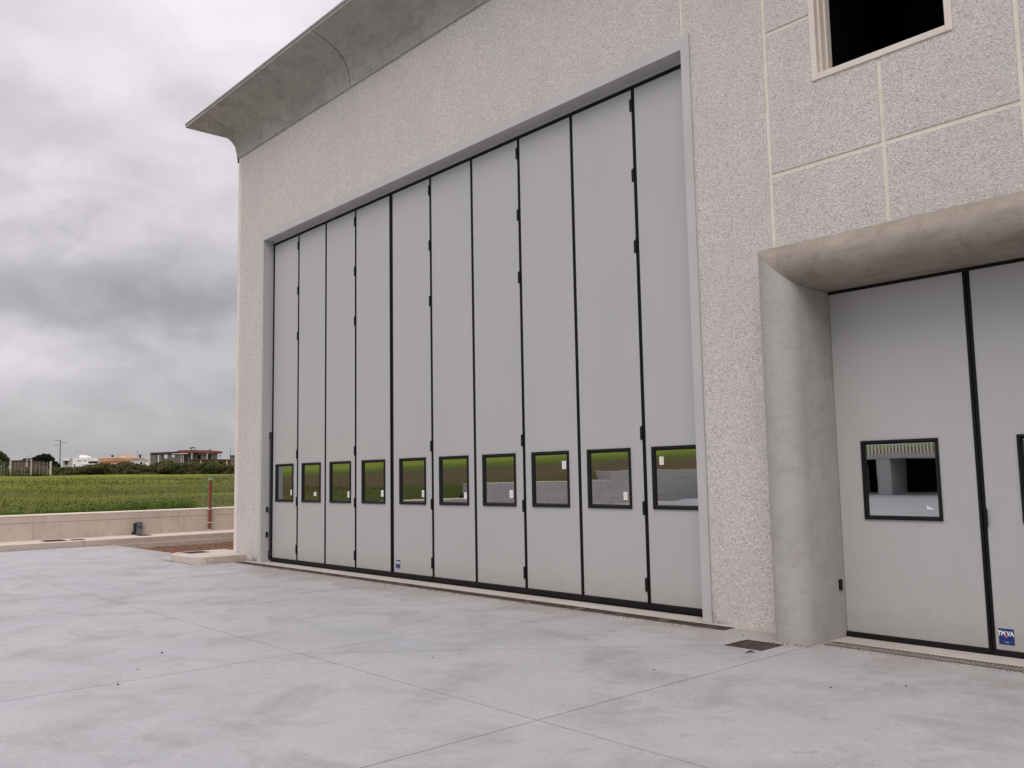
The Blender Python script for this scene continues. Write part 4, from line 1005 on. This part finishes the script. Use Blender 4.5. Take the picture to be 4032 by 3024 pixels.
pw = frame_empty('power_pole', -371.18, 94.62, 75.17, label='tall dark power pole with three short cross arms standing beside the white house', cat='power pole')
MB().cyl((-.3, 0, 3), (-.45, 0, 19.2), .22, .15, 8).build('pole', M['pole'], pw)
for x0_, x1_, z0_, z1_ in ((-2.3, -.45, 18.75, 19.05), (-.45, 1.85, 18.15, 17.95), (-2.8, -.45, 16.85, 17.2)):
    a_ = MB().cyl((x0_, 0, z0_), (x1_, 0, z1_), .09, .09, 6).build('cross_arm', M['pole'], pw)
    xe = x0_ if abs(x0_ + .45) > abs(x1_ + .45) else x1_
    MB().cyl((xe, 0, 17.95 if xe > 0 else z0_), (xe, 0, (17.95 if xe > 0 else z0_) + .28), .09, .06, 6).build('insulator', M['stake'], a_)

def opening(parent, x0, x1, z0, z1, y, fr=None):
    o_ = MB().box(x0, x1, y - .02, y + .3, z0, z1).build('window', M['wdark'], parent)
    if fr: ring(MB(), x0, x1, z0, z1, .12, y - .06, y + .02).build('frame', fr, o_)
H = frame_empty('white_house', -321.08, 88.23, 74.08, label='white flat-roofed modern house with slit windows beyond the hedge', cat='house')
MB().box(-3.0, 2.05, 0, 7, 3, 10.65).build('wall', M['wwall'], H)
MB().box(-6.05, -4.2, 1, 6, 3, 9.6).box(-4.2, -3.02, .6, 6, 3, 10.62).build('wall', M['gwall'], H)
MB().box(-6.2, -3.9, .2, 6, 9.65, 10.45).build('parapet', M['wwall'], H)
MB().box(2.07, 5.5, .8, 6, 3, 9.35).build('wall', M['gwall'], H)
MB().box(2.07, 5.2, .2, 6, 9.4, 10.5).build('parapet', M['wwall'], H)
MB().box(2.07, 5.6, .1, .75, 7.4, 8.5).build('balcony', M['wwall'], H)
MB().add([(x, y, z) for y in (2, 6) for x, z in ((-.9, 10.65), (2.9, 10.65), (2.9, 11.0), (1.2, 11.62), (-.5, 11.7), (-.9, 11.6))], [tuple(range(6)), tuple(range(6, 12))[::-1]] + [(i, 6 + i, 6 + (i + 1) % 6, (i + 1) % 6) for i in range(6)]).build('roof_room', M['wwall'], H)
MB().box(-1.15, -.92, 1.95, 5, 10.65, 11.75).build('side_wall', M['gwall'], H)
for (a, c, e, f) in ((-1.55, -.3, 9.38, 9.62), (.55, 1.35, 9.40, 9.66), (-2.6, -2.1, 7.6, 8.3), (-1.2, .9, 6.4, 7.6)): opening(H, a, c, e, f, 0)
opening(H, -5.4, -4.6, 8.1, 9.6, 1.0); opening(H, 2.3, 5.0, 8.6, 9.2, .8)
MB().box(-3.0, -1.6, -.6, -.02, 3, 7.0).build('porch', M['wwall'], H); MB().box(0.2, 2.0, -.6, -.02, 3, 8.3).build('porch', M['gwall'], H)

H = frame_empty('orange_roofed_house', -297.97, 95.38, 71.78, label='cream house with sloping orange tiled roofs beyond the hedge', cat='house')
def extr(pts, y0, y1, name, m_, par):
    k = len(pts)
    return MB().add([(x, y, z) for y in (y0, y1) for x, z in pts], [tuple(range(k)), tuple(range(k, 2 * k))[::-1]] + [(i, k + i, k + (i + 1) % k, (i + 1) % k) for i in range(k)]).build(name, m_, par)
extr([(-8.3, 3), (-.8, 3), (-.8, 9.75), (-8.2, 9.75)], 3, 9, 'wall', M['cwall'], H)
extr([(-8.6, 9.75), (-.8, 9.95), (4.5, 9.9), (4.5, 10.15), (-.8, 10.3), (-8.6, 10.2)], 2.6, 9, 'parapet', M['cwall'], H)
extr([(-1.2, 10.3), (3.5, 10.05), (3.5, 10.22), (-.95, 11.15), (-1.25, 11.15)], 3.2, 8, 'roof_room', M['cwall'], H)
extr([(-1.5, 11.2), (3.6, 10.2), (3.6, 10.42), (-1.4, 11.42)], 3.0, 8.2, 'roof', M['cwall'], H)
extr([(-8.0, 8.9), (-1.0, 9.4), (5.3, 9.95), (5.3, 9.75), (-.5, 8.4), (-8.0, 8.3)], 1.2, 3.0, 'roof', M['owall'], H)
extr([(-4.6, 3), (4.0, 3), (4.0, 9.0), (-4.6, 8.2)], 1.3, 2.9, 'wall', M['cwall'], H)
extr([(.4, 8.95), (6.4, 9.95), (6.4, 10.12), (.4, 9.15)], -.2, 1.2, 'roof', M['cwall'], H)
extr([(5.3, 9.75), (8.0, 8.75), (8.0, 8.95), (5.6, 9.95)], -.1, 2, 'roof', M['cwall'], H)
extr([(1.6, 3), (7.3, 3), (7.3, 8.95), (6.0, 9.7), (1.6, 9.05)], 0, 2, 'wall', M['pwall'], H)
extr([(2.9, 6.9), (7.3, 6.7), (7.3, 8.2), (6.6, 8.3), (6.4, 7.2), (4.6, 7.4), (4.6, 8.2), (2.9, 8.3)], -.35, -.05, 'balcony', M['wwall'], H)
opening(H, 2.0, 2.85, 7.3, 8.5, 0, M['wwall']); opening(H, 4.7, 5.5, 7.45, 8.45, 0, M['wwall'])
opening(H, -5.2, -4.0, 7.5, 8.7, 3.0)
MB().box(4.4, 5.1, 2.4, 3.1, 9.8, 10.9).box(4.3, 5.2, 2.3, 3.2, 10.9, 11.1).build('chimney', M['rslab'], H)
MB().box(-4.35, -3.65, 5, 5.7, 10.2, 10.95).box(-4.45, -3.55, 4.9, 5.8, 10.95, 11.1).build('chimney', M['rslab'], H)
MB().cyl((3.9, 4, 10), (3.9, 4, 12.2), .05, n=5).box(3.6, 4.3, 3.97, 4.03, 12.1, 12.2).build('antenna', M['pole'], H)

H = frame_empty('unfinished_house', -262.89, 104.04, 68.11, label='unfinished grey masonry house with open window holes and a red-edged flat roof', cat='house')
# long left wing: raw block wall with holes
q = MB()
holes = [(-9.9, -9.45, 4, 10.0), (-7.95, -6.95, 8.9, 10.05), (-5.65, -4.85, 9.2, 10.0)]
xc = -12.0; 
for (a, c, e, f) in holes:
    q.box(xc, a, 0, .3, 3, 10.3); q.box(a, c, 0, .3, f, 10.3)
    if e > 4: q.box(a, c, 0, .3, 3, e)
    xc = c
q.box(xc, -3.0, 0, .3, 3, 10.3).build('wall', M['block'], H)
MB().box(-12.0, -3.0, 5.7, 6.0, 3, 7.6).build('back_wall', M['block'], H)
MB().box(-12.0, -11.7, .3, 5.7, 3, 10.3).build('side_wall', M['block'], H)
MB().box(-3.3, -1.0, 1.5, 6, 3, 10.3).build('wall', M['block'], H)
for x in (-10.0, -8.25, -2.9, -2.3): MB().box(x - .16, x + .16, -.06, .0, 3, 10.3).build('pillar', M['pwall'] if x > -3 else M['rslab'], H)
extr([(-12.2, 10.3), (-12.2, 10.55), (-11.6, 10.72), (-6.0, 10.95), (-6.0, 10.3)], -.3, 6.2, 'roof_slab', M['rslab'], H)
extr([(-6.4, 10.62), (-6.4, 10.9), (-3.4, 11.15), (-3.4, 10.7)], -.6, 6.2, 'roof_slab', M['rslab'], H)
extr([(-3.8, 10.75), (-3.7, 11.2), (.2, 11.25), (5.5, 11.1), (9.4, 10.75), (9.6, 10.55), (9.0, 10.40), (5.4, 10.45), (0.3, 10.7)], -1.0, 6.5, 'roof', M['rfascia'], H)
extr([(-3.9, 11.22), (.2, 11.30), (5.5, 11.15), (9.5, 10.80), (9.5, 10.90), (5.5, 11.28), (.2, 11.42), (-3.9, 11.36)], -1.05, 6.5, 'roof_edge', M['rslab'], H)
MB().box(-1.0, 2.0, .8, 1.1, 3, 10.5).build('wall', M['block'], H)
MB().box(2.0, 8.1, 1.5, 1.8, 8.2, 10.6).build('wall', M['pwall'], H)
for x in (.25, 4.9): MB().box(x - .2, x + .2, -.8, -.4, 8.3, 10.6).build('pillar', M['pwall'], H)
opening(H, 1.95, 2.95, 8.6, 9.95, 1.5); opening(H, 5.0, 6.0, 8.6, 9.95, 1.5)
extr([(-.4, 8.2), (12.3, 8.2), (12.3, 8.35), (8.0, 8.45), (-.4, 8.48)], -1.0, 5, 'floor_slab', M['rslab'], H)
MB().box(-.2, 12.2, 0, .3, 3, 8.2).build('wall', M['ywall'], H)
for x in (3.0, 7.6, 10.9): MB().box(x - .14, x + .14, -.8, -.5, 4, 8.2).build('pillar', M['cwall'], H)
for (a, c, e, f) in ((1.2, 2.4, 5.6, 7.3), (5.0, 6.2, 5.8, 7.3), (8.6, 9.8, 6.4, 7.6)): opening(H, a, c, e, f, 0)
extr([(12.0, 3), (13.6, 3), (13.6, 9.6), (12.0, 9.3)], -1.2, 4, 'end_wall', M['block'], H)
MB().box(11.8, 13.8, -1.4, 4, 9.45, 9.65).build('roof_slab', M['rslab'], H)
q = MB(); ring(q, .25, 1.05, 11.5, 12.1, .16, 1.0, 1.3); q.box(-.35, .05, 1, 2, 11.9, 12.35).box(.1, 1.2, 1, 2, 12.2, 12.42); q.build('roof_tank_frame', M['rslab'], H)
MB().box(5.55, 5.95, 1, 1.4, 11.1, 11.55).box(5.45, 6.05, .9, 1.5, 11.55, 11.7).build('chimney', M['rslab'], H)
MB().cyl((12.05, 1, 9), (12.05, 1, 12.3), .05, n=5).build('antenna', M['pole'], H)
MB().cyl((8.9, 2, 8.4), (8.9, 2, 9.8), .04, n=5).cyl((8.9, 1.9, 9.6), (8.9, 1.7, 9.65), .22, .22, 8).build('satellite_dish', M['pole'], H)

for k in range(2):
    xa = -8.9 + k * 3.5; MB().box(xa + .004, xa + 3.496, -27.4, -27.0, .2, 1.25).build('wall_section', M['wallc'], rw); MB().box(xa + .004, xa + 3.496, -27.4, -27.0, 1.255, 1.6).build('wall_section', M['wallc'], rw)
# ------------------------------------------------------------------ south side (behind the viewer, seen only in the panes)
sb = empty('parking_deck', (-6, -26, 0.4), label='low concrete parking deck with dark openings south of the yard', cat='parking deck')
MB().box(-5, 24, -27.5, -26, 1.83, 2.02).build('deck_edge', M['gwall'], sb)
for x in (-.65, 5.5, 12, 18.5, 23.5): MB().box(x - .26, x + .26, -27.4, -26.02, .3, 1.828).build('column', M['gwall'], sb)
MB().box(-6, 24, -28.0, -27.6, .0, 1.81).build('rear_wall', M['void'], sb)
MB().box(-5, 24, -29.59, -26.02, .34, .46).build('deck_floor', M['void'], sb)
MB().box(-5, 24, -29.59, -27.51, 1.83, 2.0).build('deck_roof', M['void'], sb)
rl = empty('railing', (-6, -26.2, 2.02), label='white picket railing on the edge of the parking deck', cat='railing')
MB().box(-4.9, 24, -26.2, -26.15, 2.36, 2.40).build('top_rail', M['white'], rl)
src = None
for k in range(210):
    x = -4.8 + k * .135; at = (x, -26.17, 2.02)
    if src is None: src = MB().box(x, x + .035, -26.19, -26.16, 2.02, 2.36).build('picket', M['white'], rl, at=at)
    else: inst(src, rl, at)
MB().add([(-9.8, -27.4, 1.6), (40, -27.4, 2.0), (40, -120, 7), (-9.8, -120, 7)], [(0, 1, 2, 3)]).build('bank', M['field'], kind='structure')
